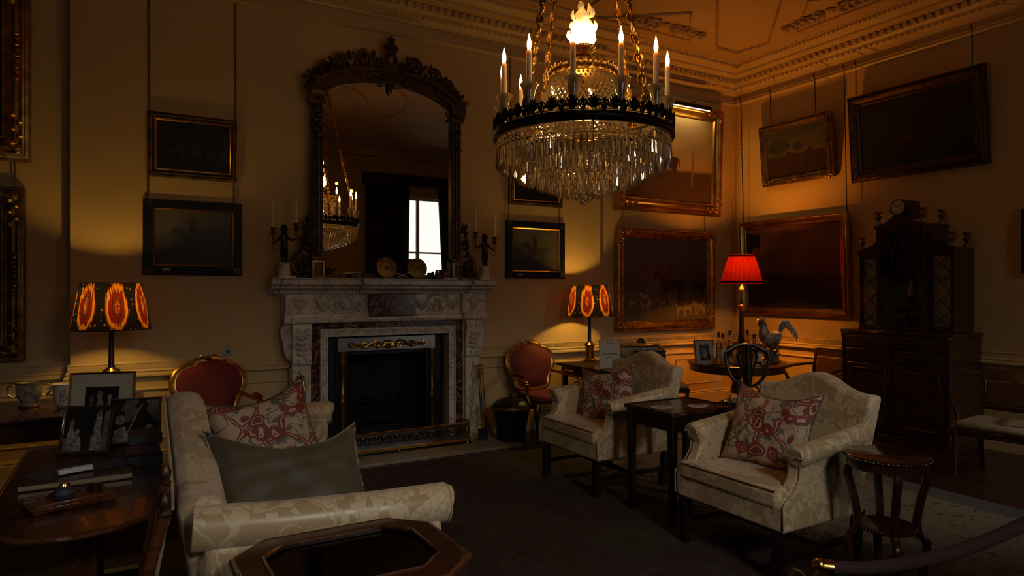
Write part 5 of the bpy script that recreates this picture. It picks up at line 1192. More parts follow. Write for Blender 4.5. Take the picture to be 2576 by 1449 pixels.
b = MB(); b.box((0, 0, .010), (.135, .032, .020)); o = b.obj('white_box', 'white_card', bev=.002, loc=(-.20, 3.60, AT+.006)); o.rotation_euler = (0, 0, R(22)); tag(o, 'small narrow white box lying on the blue envelopes', 'box')
t = thing('inkstand', 'wooden inkstand tray with two round lids on the rounded end of the table', 'inkstand', (-.20, 3.22, TT), R(18))
b = MB(); b.box((0, 0, .012), (.30, .20, .024), taper=.92); b.box((0, .07, .03), (.28, .012, .014)); b.box((0, -.08, .03), (.28, .012, .014)); b.obj('tray', 'mahogany_lit', t, bev=.003)
b = MB(); b.lathe([(.02, .024), (.022, .03), (.02, .05), (.012, .055), (.001, .055)], (.10, .02, 0), 16); b.obj('pot', 'dark_wood', t)
t = thing('glass_inkwell', 'squat dark glass inkwell with a brass lid on the wooden tray', 'inkwell', (-.215, 3.21, TT+.024))
b = MB(); b.lathe([(.022, 0), (.038, .008), (.042, .024), (.034, .040), (.018, .046), (.016, .05), (.001, .05)], seg=24); b.obj('bottle', 'ink', t)
b = MB(); b.lathe([(.019, .047), (.021, .052), (.017, .062), (.001, .066)], seg=20); b.obj('lid', 'brass', t)
b = MB(); b.tube([(0, 0, 0), (.36, .0, .0)], .0035, 8); o = b.obj('glass_rod', 'smoke_glass', loc=(-.44, 3.08, TT+.004)); o.rotation_euler = (0, 0, R(8)); tag(o, 'thin clear glass rod lying on the rounded end of the writing table', 'rod')
# photo frames
PEOPLE = [(0, 0), (.05, .5), (.1, .62), (.12, .72), (.08, .82), (.14, .95), (.24, .95), (.3, .82), (.26, .72), (.32, .6), (.4, .45), (.45, 0)]
def photo(label, loc, w, h, fw, lean, rz, fmat, mat_w, matc, figs, roll=0, base='photo_dark', glass_=True):
    t = thing('photo_frame', label, 'photo frame', loc, rz, 'framed photographs')
    M = Matrix.Rotation(R(-lean), 4, 'X') @ Matrix.Rotation(R(roll), 4, 'Y')
    b = MB(); b.T = M; b.frame(w, h, [(0, 0), (0, .016), (fw*.3, .020), (fw*.8, .016), (fw, .010), (fw, 0)], 0, 0); b.obj('frame', fmat, t)
    b = MB(); b.T = M; b.bx(-w/2+.002, w/2-.002, -.004, .004, .002, h-.002); b.obj('backing', 'dark_wood', t)
    ms = [base]; b = MB(); b.T = M
    if mat_w: b2 = MB(); b2.T = M; b2.bx(-w/2+fw*.8, w/2-fw*.8, -.008, -.005, fw*.8, h-fw*.8); b2.obj('mount', matc, t)
    iw, ih = w-2*fw-2*mat_w, h-2*fw-2*mat_w; zb = fw+mat_w
    b.poly([(-iw/2, -.010, zb), (iw/2, -.010, zb), (iw/2, -.010, zb+ih), (-iw/2, -.010, zb+ih)])
    for i, (mt, pl) in enumerate(figs):
        if mt not in ms: ms.append(mt)
        b.cur = ms.index(mt); b.poly([(-iw/2+max(0, min(1, u))*iw, -.0105-.0004*i, zb+max(0, min(1, v_))*ih) for u, v_ in pl])
    b.obj('photograph', ms, t, smooth=False)
    b = MB(); zt = h*.72*cos(R(lean)); yt = h*.72*sin(R(lean)); b.add([(-.03, yt, zt), (.03, yt, zt), (.03, yt+h*.36, .0), (-.03, yt+h*.36, .0), (-.03, yt+.004, zt), (.03, yt+.004, zt), (.03, yt+h*.36+.004, .0), (-.03, yt+h*.36+.004, .0)], [(0, 1, 2, 3), (7, 6, 5, 4), (0, 4, 5, 1), (1, 5, 6, 2), (2, 6, 7, 3), (3, 7, 4, 0)]); b.obj('strut', 'dark_wood', t)
    return t
fam = [('photo_pale', put(PEOPLE, .30, .10, .75, .85)), ('photo_grey', put(PEOPLE, .08, .12, .6, .7)), ('photo_pale', put(PEOPLE, .62, .2, .6, .65)), ('photo_dark', [(.4, .1), (.46, .5), (.52, .1)])]
photo('tall gold-edged photo frame with a cream mount in front of the ikat lamp', (-.13, 4.36, TT), .33, .40, .012, 12, R(-14), 'gold_plain', .07, 'mat_board', fam)
wed = [('photo_grey', [(0, 0), (1, 0), (1, .35), (0, .3)]), ('photo_pale', put(PEOPLE, .05, .05, .5, .75)), ('photo_dark', put(PEOPLE, .36, .0, .6, .98)), ('photo_pale', [(.62, .02), (.70, .9), (.80, 1), (.84, .5), (.86, .02)]), ('photo_pale', put(PEOPLE, .20, .0, .5, .55)), ('photo_grey', [(.86, .0), (.88, .9), (1, .98), (1, 0)])]
photo('dark wooden photo frame with a black and white wedding group standing on the album', (-.185, 3.98, AT), .235, .245, .016, 20, R(-20), 'mahogany', .0, 'mat_board', wed)
two = [('photo_grey', [(.1, .5), (1, .45), (1, 1), (.3, 1)]), ('photo_dark', put(PEOPLE, .42, 0, 1.2, 1.05)), ('photo_pale', [(.66, .0), (.70, .3), (.80, .42), (.9, .3), (.92, 0)]), ('photo_pale', [(.1, .45), (.12, .62), (.2, .7), (.3, .62), (.3, .46), (.2, .4)]), ('photo_dark', [(.1, .62), (.14, .75), (.28, .75), (.3, .62), (.2, .66)]), ('photo_pale', [(.05, 0), (.1, .3), (.3, .38), (.4, .1), (.42, 0)]), ('photo_pale', [(.34, .2), (.38, .22), (.66, .9), (.63, .92)])]
photo('silver-edged photo frame showing two people, beside the sofa back', (.035, 4.12, AT), .255, .25, .012, 24, R(-6), 'steel', .0, 'mat_board', two)
# books and boxes near the sofa back
for i, (x, y, z, w_, d_, h_, mt, lb, rz) in enumerate([(.075, 3.80, 0, .15, .20, .055, 'book_blue', 'dark blue book at the bottom of the stack against the sofa back', 3), (.075, 3.81, .056, .14, .19, .05, 'leather', 'brown book in the middle of the stack against the sofa back', -4), (.08, 3.80, .107, .14, .18, .045, 'book_blue', 'dark blue book on top of the stack against the sofa back', 2)]):
    t = thing('book', lb, 'book', (x, y, TT+z), R(rz), 'stack of books')
    b = MB(); b.box((0, 0, h_-.002), (w_, d_, .004)); b.box((0, 0, .002), (w_, d_, .004)); b.box((0, -d_/2+.002, h_/2), (w_, .004, h_)); b.obj('cover', mt, t); b = MB(); b.box((0, .003, h_/2), (w_-.008, d_-.008, h_-.008)); b.obj('pages', 'gilt_edge', t)
b = MB(); b.lathe([(.028, 0), (.03, .005), (.028, .09), (.022, .10), (.001, .10)], seg=18); tag(b.obj('lacquer_cylinder', 'black_frame', loc=(-.02, 3.66, AT-.065+.0)), 'small black lacquer cylinder between the album and the book stack', 'canister') if False else None
# side chair with finials, seen from behind
t = thing('open_chair', 'dark side chair with knobbed uprights and a cream back pad at the rounded table end', 'chair', (-.13, 2.48, .012), R(-93))
for s_ in (-1, 1):
    b = MB(); b.tube(smooth_pts([(s_*.17, .23, .0), (s_*.18, .19, .35), (s_*.185, .17, .55), (s_*.185, .20, .75), (s_*.185, .24, .90)], 6), .019, 10); b.obj('back_upright', 'mahogany_lit', t)
    b = MB(); b.lathe([(.016, 0), (.021, .008), (.013, .018), (.017, .03), (.020, .045), (.014, .062), (.006, .072), (.001, .078)], (s_*.185, .24, .90), 14); b.obj('finial', 'gold_dark', t)
    b = MB(); b.tube([(s_*.19, -.20, 0), (s_*.19, -.20, .42)], [.014, .022], 10); b.obj('leg', 'mahogany_lit', t)
b = MB(); b.box((0, .19, .60), (.35, .02, .04)); b.box((0, .235, .86), (.35, .02, .05)); b.obj('back_rail', 'mahogany_lit', t, bev=.004)
b = MB(); b.box((0, .212, .73), (.33, .03, .20), rx=R(-10)); b.obj('back_pad', 'seat_stripe', t, bev=.01)
b = MB(); b.box((0, -.01, .43), (.42, .42, .05)); b.obj('seat', 'seat_stripe', t, bev=.02)
# console table by the back wall with the porcelain
t = thing('console_table', 'dark mahogany console table against the wall under the gilt frames', 'table', (-.62, 5.78, 0), 0)
b = MB(); b.prism([(-.75, .45), (-.75, -.38), (-.66, -.48), (.62, -.48), (.74, -.36), (.74, .45)], (0, 0, .735), (1, 0, 0), (0, 1, 0), (0, 0, .03)); b.obj('tabletop', 'mahogany', t, bev=.006)
b = MB(); b.bx(-.69, .69, -.42, .42, .60, .735); b.obj('apron', 'mahogany', t, bev=.004)
for x in (-.62, .30, .66):
    for y in (-.36, .36): taper_leg(x, y, .60, .055, .035, 'mahogany', t)
CT = .767
t = thing('loving_cup', 'two-handled porcelain loving cup with a painted scene and gilt foot', 'cup', (-.60, 5.84, CT))
b = MB(); b.lathe([(.05, .0), (.062, .004), (.062, .012), (.045, .025), (.05, .04), (.075, .07), (.080, .12), (.078, .155), (.086, .172), (.082, .172), (.072, .15), (.001, .05)], seg=28); b.obj('body', 'porcelain_blue', t)
b = MB(); b.lathe([(.084, .168), (.0875, .173), (.081, .175)], seg=28); b.lathe([(.063, .0), (.065, .007), (.061, .014)], seg=28); b.obj('gilt_band', 'gold_plain', t)
for s_ in (-1, 1): b = MB(); b.tube(smooth_pts([(s_*.076, 0, .145), (s_*.10, 0, .16), (s_*.125, 0, .14), (s_*.12, 0, .10), (s_*.095, 0, .075), (s_*.074, 0, .08)], 4), .006, 8); b.obj('handle', 'gold_plain', t)
b = MB(); b.ball((0, -.072, .115), .03, 10, (1, .3, .8)); b.obj('painted_scene', 'photo_pale', t)
t = thing('cachepot', 'white porcelain cachepot painted with a flower spray', 'pot', (-.365, 5.70, CT))
b = MB(); b.lathe([(.055, .0), (.06, .008), (.075, .02), (.082, .06), (.086, .12), (.088, .155), (.094, .168), (.090, .168), (.08, .15), (.001, .03)], seg=28); b.obj('body', 'porcelain', t)
for s_ in (-1, 1): b = MB(); b.curl((s_*.095, 0, .13), (s_, 0, 0), (0, 0, 1), .022, 1.2, .006); b.obj('handle', 'porcelain', t)
b = MB(); 
for k in range(26): a = random.uniform(-.5, .55); z = .09+random.uniform(-.035, .035); b.leaf((.0845*sin(a), -.0845*cos(a), z), (.086*sin(a+.08), -.086*cos(a+.08), z+random.uniform(-.015, .015)), .006, (sin(a), -cos(a), 0), .002)
b.obj('flower_spray', 'oil_bay', t)
# the lamp table with the notice
t = thing('side_table', 'dark writing table under the ikat lamp and the white notice', 'table', (4.70, 5.83, 0), 0)
b = MB(); b.box((0, 0, .75), (.84, 1.12, .03)); b.obj('tabletop', 'mahogany', t, bev=.004)
b = MB(); b.box((0, 0, .68), (.76, 1.04, .11)); b.obj('apron', 'dark_wood', t)
for sx in (-1, 1):
    for sy in (-1, 1): taper_leg(sx*.35, sy*.49, .64, .05, .035, 'dark_wood', t)
for sx in (-1, 1): b = MB(); b.bx(min(sx*.19-.15, sx*.19+.15), max(sx*.19-.15, sx*.19+.15), -.526, -.520, .645, .715); d_ = b.obj('drawer', 'mahogany', t, bev=.002); b = MB(); b.ball((sx*.19, -.532, .68), .012, 8); b.obj('knob', 'brass', d_)
SG = (4.42, 5.58, .766)
t = thing('notice', 'white notice in a clear stand naming the room, on the lamp table', 'sign', SG, R(-24), rx=R(-6))
b = MB(); b.bx(-.112, .112, 0, .004, 0, .305); b.obj('card', 'paper', t, smooth=False)
b = MB(); b.frame(.232, .312, [(0, 0), (0, .004), (.006, .004), (.006, 0)], -.001, -.003); b.bx(-.1, .1, .0, .10, -.001, .004); b.obj('stand', 'black_label', t)
for body, sz, z in (('RABY', .030, .268), ('THE', .020, .19), ('SMALL DRAWING', .020, .155), ('ROOM', .020, .122)): text(body, sz, 'ink', t, (0, -.0025, z), (R(90), 0, 0))
b = MB(); b.tube([(.045*cos(a*pi/16)*1.7, -.0012, .155+.085*sin(a*pi/16)) for a in range(32)], .0008, 4, closed=True); b.bx(-.03, .03, -.0022, -.0005, .072, .076); b.obj('printed_oval', 'mat_board', t)
t = thing('wine_cooler', 'oval brass-rimmed wine cooler with scroll handles on the side table', 'wine cooler', (4.80, 5.66, .766), R(-40), sc=1.28)
el = Matrix.Diagonal((1.5, 1, 1, 1)); b = MB(); b.lathe([(.07, 0), (.075, .01), (.06, .02), (.10, .07), (.125, .13), (.13, .17), (.12, .17), (.001, .10)], seg=28, M=el); b.obj('bowl', 'porcelain_blue', t)
b = MB(); b.lathe([(.128, .168), (.142, .178), (.145, .186), (.13, .186), (.12, .17)], seg=40, wob=lambda a, j: 1+.02*cos(a*20), M=el); b.obj('rim', 'gold_plain', t)
for s_ in (-1, 1): b = MB(); b.tube(smooth_pts([(s_*.20, 0, .165), (s_*.25, 0, .15), (s_*.255, 0, .10), (s_*.21, 0, .05), (s_*.15, 0, .045)], 4), .009, 8); b.obj('handle', 'gilt_old', t)
t = thing('navy_box', 'dark blue leather box with brass studs in front of the wine cooler', 'box', (4.80, 5.38, .766), R(-36), sc=1.2)
b = MB(); b.box((0, 0, .075), (.25, .09, .15)); b.obj('case', 'navy', t, bev=.006); b = MB(); b.box((0, 0, .156), (.255, .095, .012)); b.obj('lid', 'navy', t, bev=.004)
b = MB(); [b.ball((x, -.048, z), .005, 6) for x in (-.11, -.04, .04, .11) for z in (.02, .14)]; b.obj('stud', 'brass', t)
# round drum table in the corner
TX, TY = 6.33, 5.58
t = thing('drum_table', 'large round mahogany table in the corner carrying bottles and a porcelain rooster', 'table', (TX, TY, 0))
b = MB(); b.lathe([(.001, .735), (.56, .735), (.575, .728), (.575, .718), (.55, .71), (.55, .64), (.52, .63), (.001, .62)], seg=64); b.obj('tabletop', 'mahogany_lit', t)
b = MB(); b.lathe([(.001, .62), (.06, .60), (.05, .50), (.075, .40), (.05, .30), (.06, .22), (.001, .2)], seg=20); b.obj('pillar', 'mahogany', t)
for k in range(4): a = k*pi/2+.4; b = MB(); b.tube(smooth_pts([(.03*cos(a), .03*sin(a), .26), (.2*cos(a), .2*sin(a), .22), (.38*cos(a), .38*sin(a), .05), (.44*cos(a), .44*sin(a), .02)], 5), .028, 8); b.obj('leg', 'mahogany', t)
TZ = .738
t = thing('bottle_tray', 'round silver tray under the bottles', 'tray', (6.30, 5.40, TZ)); b = MB(); b.lathe([(.001, 0), (.26, 0), (.275, .006), (.275, .018), (.268, .018), (.26, .008), (.001, .006)], seg=40); b.obj('plate', 'silver', t)
def bottle(label, x, y, h_, r_, gm, cap, lab, z0=TZ+.008):
    t = thing('bottle', label, 'bottle', (x, y, z0), 0, 'bottles on the round table'); hb = h_*.58
    b = MB(); b.lathe([(.001, .006), (r_*.9, 0), (r_, .01), (r_, hb), (r_*.85, hb+.02), (.014, hb+.05), (.013, h_-.03), (.015, h_-.028), (.001, h_-.028)], seg=20); b.obj('glass_body', gm, t)
    b = MB(); b.lathe([(.0165, h_-.055), (.0165, h_), (.001, h_)], seg=14); b.obj('cap', cap, t)
    b = MB(); b.lathe([(r_+.0008, hb*.25), (r_+.0008, hb*.85)], seg=24); o = b.obj('label', lab, t)
Bt = [('clear bottle with a black cap and grey label at the photo-frame end of the row', 1808, 7.75, .36, .033, 'clear_glass', 'black_label', 'bottle_label'), ('slightly shorter clear bottle with a pale printed label', 1818, 7.72, .35, .033, 'clear_glass', 'black_label', 'porcelain'),
      ('tall clear bottle with a square black cap and dark label', 1836, 7.95, .37, .035, 'clear_glass', 'black_label', 'black_label'), ('tall narrow-necked bottle with a black cap just in front of the red-shaded lamp', 1880, 7.9, .38, .034, 'smoke_glass', 'black_label', 'black_label'),
      ('amber-necked clear bottle with a black cap near the rooster', 1897, 7.75, .34, .042, 'clear_glass', 'black_label', 'bottle_label'), ('green bottle with a large white label next to the rooster', 1908, 7.6, .29, .036, 'green_glass', 'porcelain', 'porcelain')]
def atd(px, d, z): u = (px-1288)/FPX; return (d*(sin(YAW)+u*cos(YAW)), d*(cos(YAW)-u*sin(YAW)), z)
for lb, px, d_, h_, r_, gm, cap, lab in Bt: x, y, _ = atd(px, d_, 0); bottle(lb, x, y, h_, r_, gm, cap, lab)
for i, (px, d_) in enumerate(((1846, 7.75), (1856, 7.6), (1868, 7.72), (1890, 7.5), (1825, 7.55))):
    x, y, _ = atd(px, d_, 0); b = MB(); b.lathe([(.001, .004), (.026, 0), (.03, .01), (.034, .10), (.032, .10), (.028, .012), (.001, .012)], seg=18)
    tag(b.obj('drinking_glass', 'clear_glass', loc=(x, y, TZ+.008)), 'clear tumbler among the bottles, ' + ['behind the shield-back chair crest', 'second from the lamp foot', 'closest to the lamp foot', 'beside the tall dark bottle', 'beside the pale-labelled bottle'][i], 'glass', 'tumblers on the tray')
t = photo('gold photo frame with a cream mount on the round table', (*atd(1775, 7.62, 0)[:2], TZ), .25, .30, .018, 12, R(-18), 'gold_plain', .045, 'mat_board', [('photo_grey', put(PEOPLE, .2, .1, .9, .7)), ('photo_pale', put(PEOPLE, .4, .1, .8, .6))])
# porcelain rooster
rx_, ry_, _ = atd(1940, 7.95, 0); t = thing('porcelain_rooster', 'white porcelain rooster with a red comb standing on a leafy base', 'figurine', (rx_, ry_, TZ), R(-30))
b = MB(); prof = smooth_pts([(.12, 0, .34), (.07, 0, .31), (0, 0, .285), (-.06, 0, .31), (-.09, 0, .36), (-.095, 0, .42), (-.10, 0, .465), (-.115, 0, .49)], 5)
rr = []
ctrl = [.025, .07, .088, .085, .062, .046, .036, .028]
for i in range(len(prof)): q = i/5; k = min(int(q), 6); f_ = q-k; rr.append(ctrl[k]*(1-f_)+ctrl[k+1]*f_)
b.tube(prof, rr, 18); b.ball((-.118, 0, .50), .033, 12, (1.1, .8, 1)); b.obj('body', 'rooster_white', t)
b = MB()
for k in range(6): a = .2+k*.28; b.leaf((-.10-.03*cos(a)+.03, 0, .52), (-.118+.055*sin(a*1.2-.9), 0, .545+.012*sin(k*2.1)), .014, (0, 1, 0), .007)
b.leaf((-.14, 0, .485), (-.138, 0, .42), .02, (0, 1, 0), .012); b.leaf((-.13, .012, .49), (-.125, .014, .43), .016, (0, 1, 0), .01); b.obj('comb', 'rooster_red', t)
b = MB(); b.tube([(-.145, 0, .505), (-.175, 0, .495)], [.010, .002], 8); b.obj('beak', 'gilt_panel', t)
b = MB()
for k in range(11):
    a = R(35+k*9); L_ = .24-.008*abs(k-5); P = smooth_pts([(.09, .01*((k % 3)-1), .34), (.09+.10*cos(a*.55), .015*((k % 3)-1), .34+.14*sin(R(80))), (.17+.012*k, .02*((k % 3)-1), .47-.012*k), (.20+.010*k, .02*((k % 3)-1), .40-.014*k)], 4); b.tube(P, [.012, .016, .02, .022, .023, .023, .022, .020, .018, .015, .012, .008, .003][:len(P)], 6, flat=.45, up=(0, 1, 0))
b.obj('tail_feathers', 'rooster_white', t)
for s_ in (-1, 1): b = MB(); [b.leaf((-.05, s_*.075, .33-.012*k), (.09-.01*k, s_*.07, .33-.022*k), .022, (0, s_, 0), .012) for k in range(4)]; b.obj('wing', 'rooster_white', t)
for s_ in (-1, 1): b = MB(); b.tube([(.0, s_*.03, .25), (.0, s_*.035, .20), (-.01, s_*.035, .12)], [.022, .012, .009], 8); b.obj('leg', 'gilt_panel', t)
b = MB(); b.lathe([(.001, 0), (.10, 0), (.105, .015), (.08, .04), (.06, .09), (.05, .13), (.001, .14)], seg=20, wob=lambda a, j: 1+.12*sin(5*a+j))
for k in range(26): a = k*2.4; z = .03+.0075*k; b.leaf((.05*cos(a), .05*sin(a), z), (.115*cos(a), .10*sin(a), z+.035), .026, (0, 0, 1), .01)
b.obj('leafy_base', 'rooster_green', t)
# shield-back chairs
def shield_chair(label, loc, rz):
    t = thing('dining_chair', label, 'chair', loc, rz, 'shield-back mahogany chairs')
    B = lambda x, z, o=0: (x, .20+.16*(z-.45)+o, z)
    out = [(0, 1.0), (.08, .99), (.15, .955), (.215, .915), (.225, .88), (.215, .80), (.18, .68), (.10, .585), (0, .56)]
    h_ = smooth_pts([(x, 0, z) for x, z in out], 4); P = [B(p.x, p.z) for p in h_]+[B(-p.x, p.z) for p in h_[::-1][1:-1]]
    b = MB(); b.tube(P, .018, 8, closed=True); b.tube([p for p in P if p[2] > .90 and p[0] >= 0][::-1]+[p for p in P[::-1] if p[2] > .90 and p[0] < 0][::-1][::-1], .028, 8, flat=.6); b.obj('shield_frame', 'dark_wood', t)
    b = MB(); b.tube([B(0, .99), B(0, .56)], .026, 8, flat=.4)
    for s_ in (-1, 1):
        for k in (1, 2): b.tube(smooth_pts([B(s_*.03*k, .98-.01*k), B(s_*.05*k, .88), B(s_*.028*k, .74), B(s_*.016*k, .60), B(0, .57)], 5), .014, 6)
        b.leaf(B(0, .92), B(s_*.05, .97), .02, (0, 1, 0), .01)
    b.obj('splat', 'dark_wood', t)
    b = MB(); st = [(-.25, -.24), (.25, -.24), (.20, .20), (-.20, .20)]; b.prism(st, (0, 0, .39), (1, 0, 0), (0, 1, 0), (0, 0, .05)); b.obj('seat_rail', 'dark_wood', t)
    b = MB(); b.prism([(x*.97, y*.97) for x, y in st], (0, 0, .44), (1, 0, 0), (0, 1, 0), (0, 0, .045)); b.obj('seat_pad', 'seat_stripe', t, bev=.018)
    for s_ in (-1, 1):
        b = MB(); b.tube([B(s_*.08, .585), (s_*.17, .21, .45), (s_*.18, .22, .3), (s_*.19, .28, 0)], [.014, .018, .018, .014], 8); b.obj('leg', 'dark_wood', t); taper_leg(s_*.22, -.21, .42, .04, .028, 'dark_wood', t)
    b = MB(); b.box((-.21, 0, .13), (.018, .44, .025)); b.box((.21, 0, .13), (.018, .44, .025)); b.box((0, 0, .13), (.42, .018, .025)); b.obj('stretcher', 'dark_wood', t)
    return t
S1 = shield_chair('dark shield-back chair with its back to the round table, a leaflet on its seat', (5.66, 4.80, 0), R(-40))
dup(S1, (5.62, 6.06, 0), R(62), 'dark shield-back chair between the side table and the round table')
b = MB(); b.box((0, 0, .002), (.15, .21, .004)); o = b.obj('leaflet', 'white_card', loc=(5.56, 4.72, .488)); o.rotation_euler = (0, 0, R(20)); tag(o, 'folded pale leaflet lying on the shield-back chair seat', 'leaflet')
# open armchairs: one by the wall next to the cabinet, one beyond it
def open_armchair(label, loc, rz, top=.88, seat='seat_stripe', wood='mahogany'):
    t = thing('open_armchair', label, 'armchair', loc, rz, 'open armchairs along the side wall')
    B = lambda x, z: (x, .24+.25*(z-.45), z)
    for s_ in (-1, 1):
        b = MB(); b.tube([(s_*.24, .28, 0), (s_*.24, .235, .22), B(s_*.24, .45), B(s_*.25, .68), B(s_*.255, top)], [.018, .02, .022, .02, .018], 8); b.obj('back_upright', wood, t)
        b = MB(); b.tube(smooth_pts([B(s_*.25, .70), (s_*.28, .12, .70), (s_*.30, -.06, .69), (s_*.305, -.20, .675), (s_*.30, -.235, .65), (s_*.285, -.21, .60), (s_*.28, -.17, .52), (s_*.27, -.18, .42)], 5), .018, 8); b.obj('arm', wood, t)
        b = MB(); b.lathe([(.012, 0), (.018, .03), (.014, .05), (.022, .24), (.028, .30), (.02, .33), (.03, .36), (.03, .42)], (s_*.27, -.24, 0), 12); b.obj('leg', wood, t)
    b = MB(); b.box((0, B(0, top)[1], top-.04), (.50, .03, .10), rx=R(-14)); b.box((0, B(0, .56)[1], .56), (.48, .025, .04)); b.obj('back_rail', wood, t, bev=.004)
    b = MB(); b.box((0, B(0, .69)[1]-.005, .685), (.44, .03, .21), rx=R(-14)); b.obj('back_pad', 'leather', t, bev=.012)
    b = MB(); b.box((0, -.01, .40), (.56, .50, .06)); b.obj('seat_rail', wood, t, bev=.01)
    b = MB(); b.box((0, -.02, .455), (.54, .49, .075)); b.obj('seat_cushion', seat, t, bev=.032)
    return t
O1 = open_armchair('dark open armchair between the round table and the tall cabinet', (7.03, 4.985, 0), R(-88))
dup(O1, (6.38, 2.80, 0), R(-84), 'dark open armchair with a pale seat beyond the tall cabinet')
# tall cabinet
t = thing('tall_cabinet', 'tall dark mahogany cabinet with latticed glass wings, clock and brass urns', 'cabinet', (XR, 4.06, 0), R(-90))
W_ = .57; D = .58
b = MB(); b.bx(-W_, W_, -D, -.01, .06, 1.13); b.bx(-W_-.02, W_+.02, -D-.02, -.01, 0, .07); b.bx(-W_-.015, W_+.015, -D-.015, -.01, 1.13, 1.165); b.obj('base_carcase', 'mahogany', t, bev=.004)
for s_ in (-1, 1):
    b = MB(); b.lathe([(.02, .07), (.022, .09), (.018, 1.06), (.025, 1.08), (.025, 1.12)], (s_*(W_-.012), -D+.0, 0), 14); b.obj('corner_column', 'mahogany_lit', t)
    b = MB(); b.lathe([(.024, 1.115), (.027, 1.125), (.024, 1.13)], (s_*(W_-.012), -D+.0, 0), 14); b.obj('brass_capital', 'brass', t)
    for z in (.84, .98):
        b = MB(); b.box((s_*.27, -D-.006, z+.06), (.50, .014, .12)); d_ = b.obj('drawer', 'mahogany', t, bev=.003); b = MB(); b.lathe([(.022, 0), (.024, .006), (.010, .012), (.014, .022), (.001, .026)], (s_*.27, -D-.013, z+.06), 12, M=Matrix.Rotation(R(90), 4, 'X')); b.obj('knob', 'bronze_black', d_)
    b = MB(); b.box((s_*.27, -D-.006, .455), (.50, .014, .70)); b.T = Matrix.Translation((s_*.27, 0, .16)); b.frame(.40, .60, [(0, 0), (0, .008), (.014, .012), (.03, .002)], -D-.012, 0); b.obj('door', 'mahogany', t, bev=.002)
# upper stage: centre and wings
UD = .42; z0 = 1.165
b = MB(); c0, c1 = -.25, .25
def openbox(mb, x0, x1, yf, zt, z0=z0): mb.bx(x0, x0+.018, yf, -.012, z0, zt); mb.bx(x1-.018, x1, yf, -.012, z0, zt); mb.bx(x0+.018, x1-.018, -.03, -.012, z0, zt); mb.bx(x0+.018, x1-.018, yf, -.03, z0, z0+.02); mb.bx(x0+.018, x1-.018, yf, -.03, zt-.02, zt)
openbox(b, -.50, c0, -UD+.04, 2.0); openbox(b, c1, .50, -UD+.04, 2.0); openbox(b, c0, c1, -UD-.05, 2.26)
b.bx(c0+.02, c1-.02, -UD+.05, -.03, 1.52, 1.535)
for x0, x1 in ((-.50, c0), (c1, .50)): b.bx(x0-.01*(x0 < 0), x1+.01*(x1 > .4), -UD+.02, -.012, 2.0, 2.03)
for s_ in (-1, 1):   # swept tops of the wings
    pts = [(s_*.26, 2.03), (s_*.50, 2.03), (s_*.50, 2.05), (s_*.44, 2.06), (s_*.36, 2.09), (s_*.30, 2.14), (s_*.26, 2.21)]; pts = pts if s_ > 0 else pts[::-1]; b.prism(pts, (0, -UD+.05, 0), (1, 0, 0), (0, 0, 1), (0, .02, 0))
b.bx(c0-.015, c1+.015, -UD-.07, -.012, 2.26, 2.29)
ped = [(-.265, 2.29)] + [(-.265+.53*k/20, 2.29+.13*exp_) for k, exp_ in ((k, math.exp(-((k-10)/4.6)**2)) for k in range(21))] + [(.265, 2.29)]
b.prism(ped[::-1], (0, -UD-.05, 0), (1, 0, 0), (0, 0, 1), (0, .025, 0)); b.obj('upper_carcase', 'mahogany', t, bev=.003)
# doors with glazing bars
def bars(nm, x0, x1, yf, z0, z1, kind):
    b = MB(); w_ = .022; b.bx(x0, x0+w_, yf-.018, yf, z0, z1); b.bx(x1-w_, x1, yf-.018, yf, z0, z1); b.bx(x0+w_, x1-w_, yf-.018, yf, z0, z0+w_); b.bx(x0+w_, x1-w_, yf-.018, yf, z1-w_, z1)
    xm = (x0+x1)/2
    if kind == 'lattice':
        n = 4; hh = (z1-z0-2*w_)/n
        for k in range(n):
            a = z0+w_+k*hh
            for p, q in (((x0+w_, a), (x1-w_, a+hh)), ((x1-w_, a), (x0+w_, a+hh))): b.tube([(p[0], yf-.010, p[1]), (q[0], yf-.010, q[1])], .006, 6)
    else:
        for s_ in (-1, 1):
            b.tube([(xm+s_*.075, yf-.01, z0), (xm+s_*.075, yf-.01, z1-.28)]+[(xm+s_*x, yf-.01, z1-.28+z) for x, z in ((.07, .06), (.035, .12), (.01, .20), (0, .27))], .006, 6)
            sp = [(s_*(x1-xm), z1)]+[(s_*(x1-xm-w_)*cos(a), z1-.20+.18*sin(a)) for a in [pi/2*k/8 for k in range(9)]][::1]+[(0, z1)]
            pl = [(s_*(x1-xm), z1-.2)]+[(s_*(x1-xm-w_)*cos(a), z1-.20+.18*sin(a)) for a in [pi/2*k/8 for k in range(9)]]+[(0, z1), (s_*(x1-xm), z1)]
            b.prism(pl if s_ > 0 else pl[::-1], (xm, yf-.016, 0), (1, 0, 0), (0, 0, 1), (0, .012, 0))
        for z in (z0+.12, z0+.33): b.tube([(xm-.075, yf-.01, z), (xm+.075, yf-.01, z)], .005, 6)
    o = b.obj(nm, 'mahogany', t); g = MB(); g.bx(x0+.01, x1-.01, yf-.006, yf-.003, z0+.01, z1-.01); g.obj('pane', 'pane_glass', o, smooth=False); return o
bars('glazed_door', c0+.02, c1-.02, -UD-.05, z0+.02, 2.24, 'arch')
for x0, x1 in ((-.49, c0-.005), (c1+.005, .49)):
    bars('glazed_wing', x0, x1, -UD+.04, z0+.02, 1.98, 'lattice'); b = MB(); b.bx(x0+.02, x1-.02, -UD+.09, -UD+.095, z0+.05, 1.95); b.obj('silk_lining', 'window_paint', t, smooth=False)
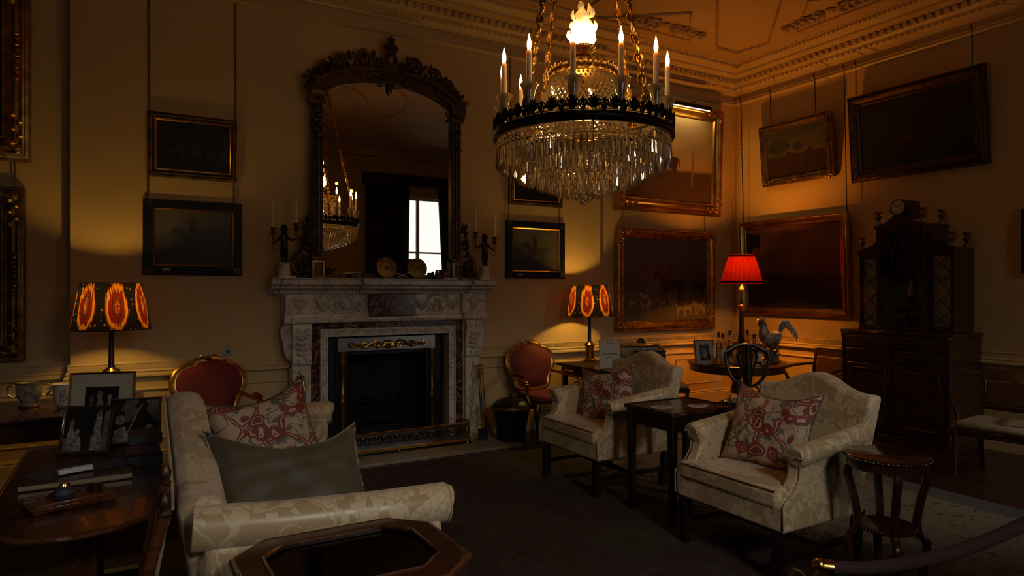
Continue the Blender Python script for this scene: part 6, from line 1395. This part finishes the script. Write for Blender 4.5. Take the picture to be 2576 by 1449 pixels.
for x, y, z in ((-.235, -UD-.035, 2.30), (.235, -UD-.035, 2.30), (.235, -.10, 2.30), (-.475, -UD+.05, 2.04), (.475, -UD+.05, 2.04), (.475, -.10, 2.04)):
    b = MB(); b.lathe([(.028, 0), (.028, .02), (.012, .03), (.010, .045), (.03, .065), (.034, .09), (.022, .105), (.018, .115), (.035, .135), (.036, .142), (.001, .14)], (x, y, z), 16); b.obj('brass_urn', 'gilt_old', t)
b = MB(); b.lathe([(.080, 0), (.088, .01), (.088, .05), (.074, .06), (.072, .05)], (0, -UD-.02, 2.47), 32, M=Matrix.Rotation(R(90), 4, 'X')); b.bx(-.07, .07, -UD-.02, -.20, 2.36, 2.54); b.ball((-.095, -UD-.03, 2.44), .02, 8); b.ball((.095, -UD-.03, 2.44), .02, 8); ck = b.obj('clock_case', 'mahogany', t)
b = MB(); b.lathe([(.072, 0), (.072, .003), (.001, .003)], (0, -UD-.072, 2.47), 32, M=Matrix.Rotation(R(90), 4, 'X')); b.obj('dial', 'porcelain', ck)
for k in range(12):
    a = k*pi/6; b = MB(); b.box((.056*sin(a), -UD-.0775, 2.47+.056*cos(a)), (.004, .002, .014), ry=a); b.obj('hour_mark', 'black_label', ck)
b = MB(); b.tube([(0, -UD-.079, 2.47), (.034, -UD-.079, 2.487)], .0028, 5); b.tube([(0, -UD-.080, 2.47), (-.035, -UD-.080, 2.50)], .002, 5); b.ball((0, -UD-.080, 2.47), .006, 8); b.obj('clock_hands', 'black_label', ck)
for px_, lb in ((.03, 'the paler white china figurine in the centre of the tall cabinet'), (-.10, 'white china figurine on the cabinet shelf on the lamp side'), (.13, 'white china figurine on the cabinet shelf on the far side')):
    if px_ == -.10: continue
    w_ = Vector((XR-.30, 4.06-px_, 1.536)); q = thing('china_figurine', lb, 'figurine', w_, R(-90), 'figurines in the cabinet'); b = MB(); b.lathe([(.035, 0), (.04, .01), (.03, .02), (.028, .05), (.018, .09), (.022, .12), (.012, .14), (.018, .165), (.001, .185)], seg=14, wob=lambda a, j: 1+.1*sin(3*a+j)); b.obj('figure', 'porcelain', q)
# floor cord near the red armchair
b = MB(); b.tube(smooth_pts([(4.32, 5.82, .76), (4.30, 5.76, .60), (4.33, 5.80, .3), (4.30, 5.85, .02), (4.2, 5.9, .02), (4.1, 6.3, .015), (4.3, 6.52, .02)], 6), .004, 6); tag(b.obj('lamp_cord', 'socket'), 'thin pale cord hanging from the lamp table beside the red armchair', 'cord')
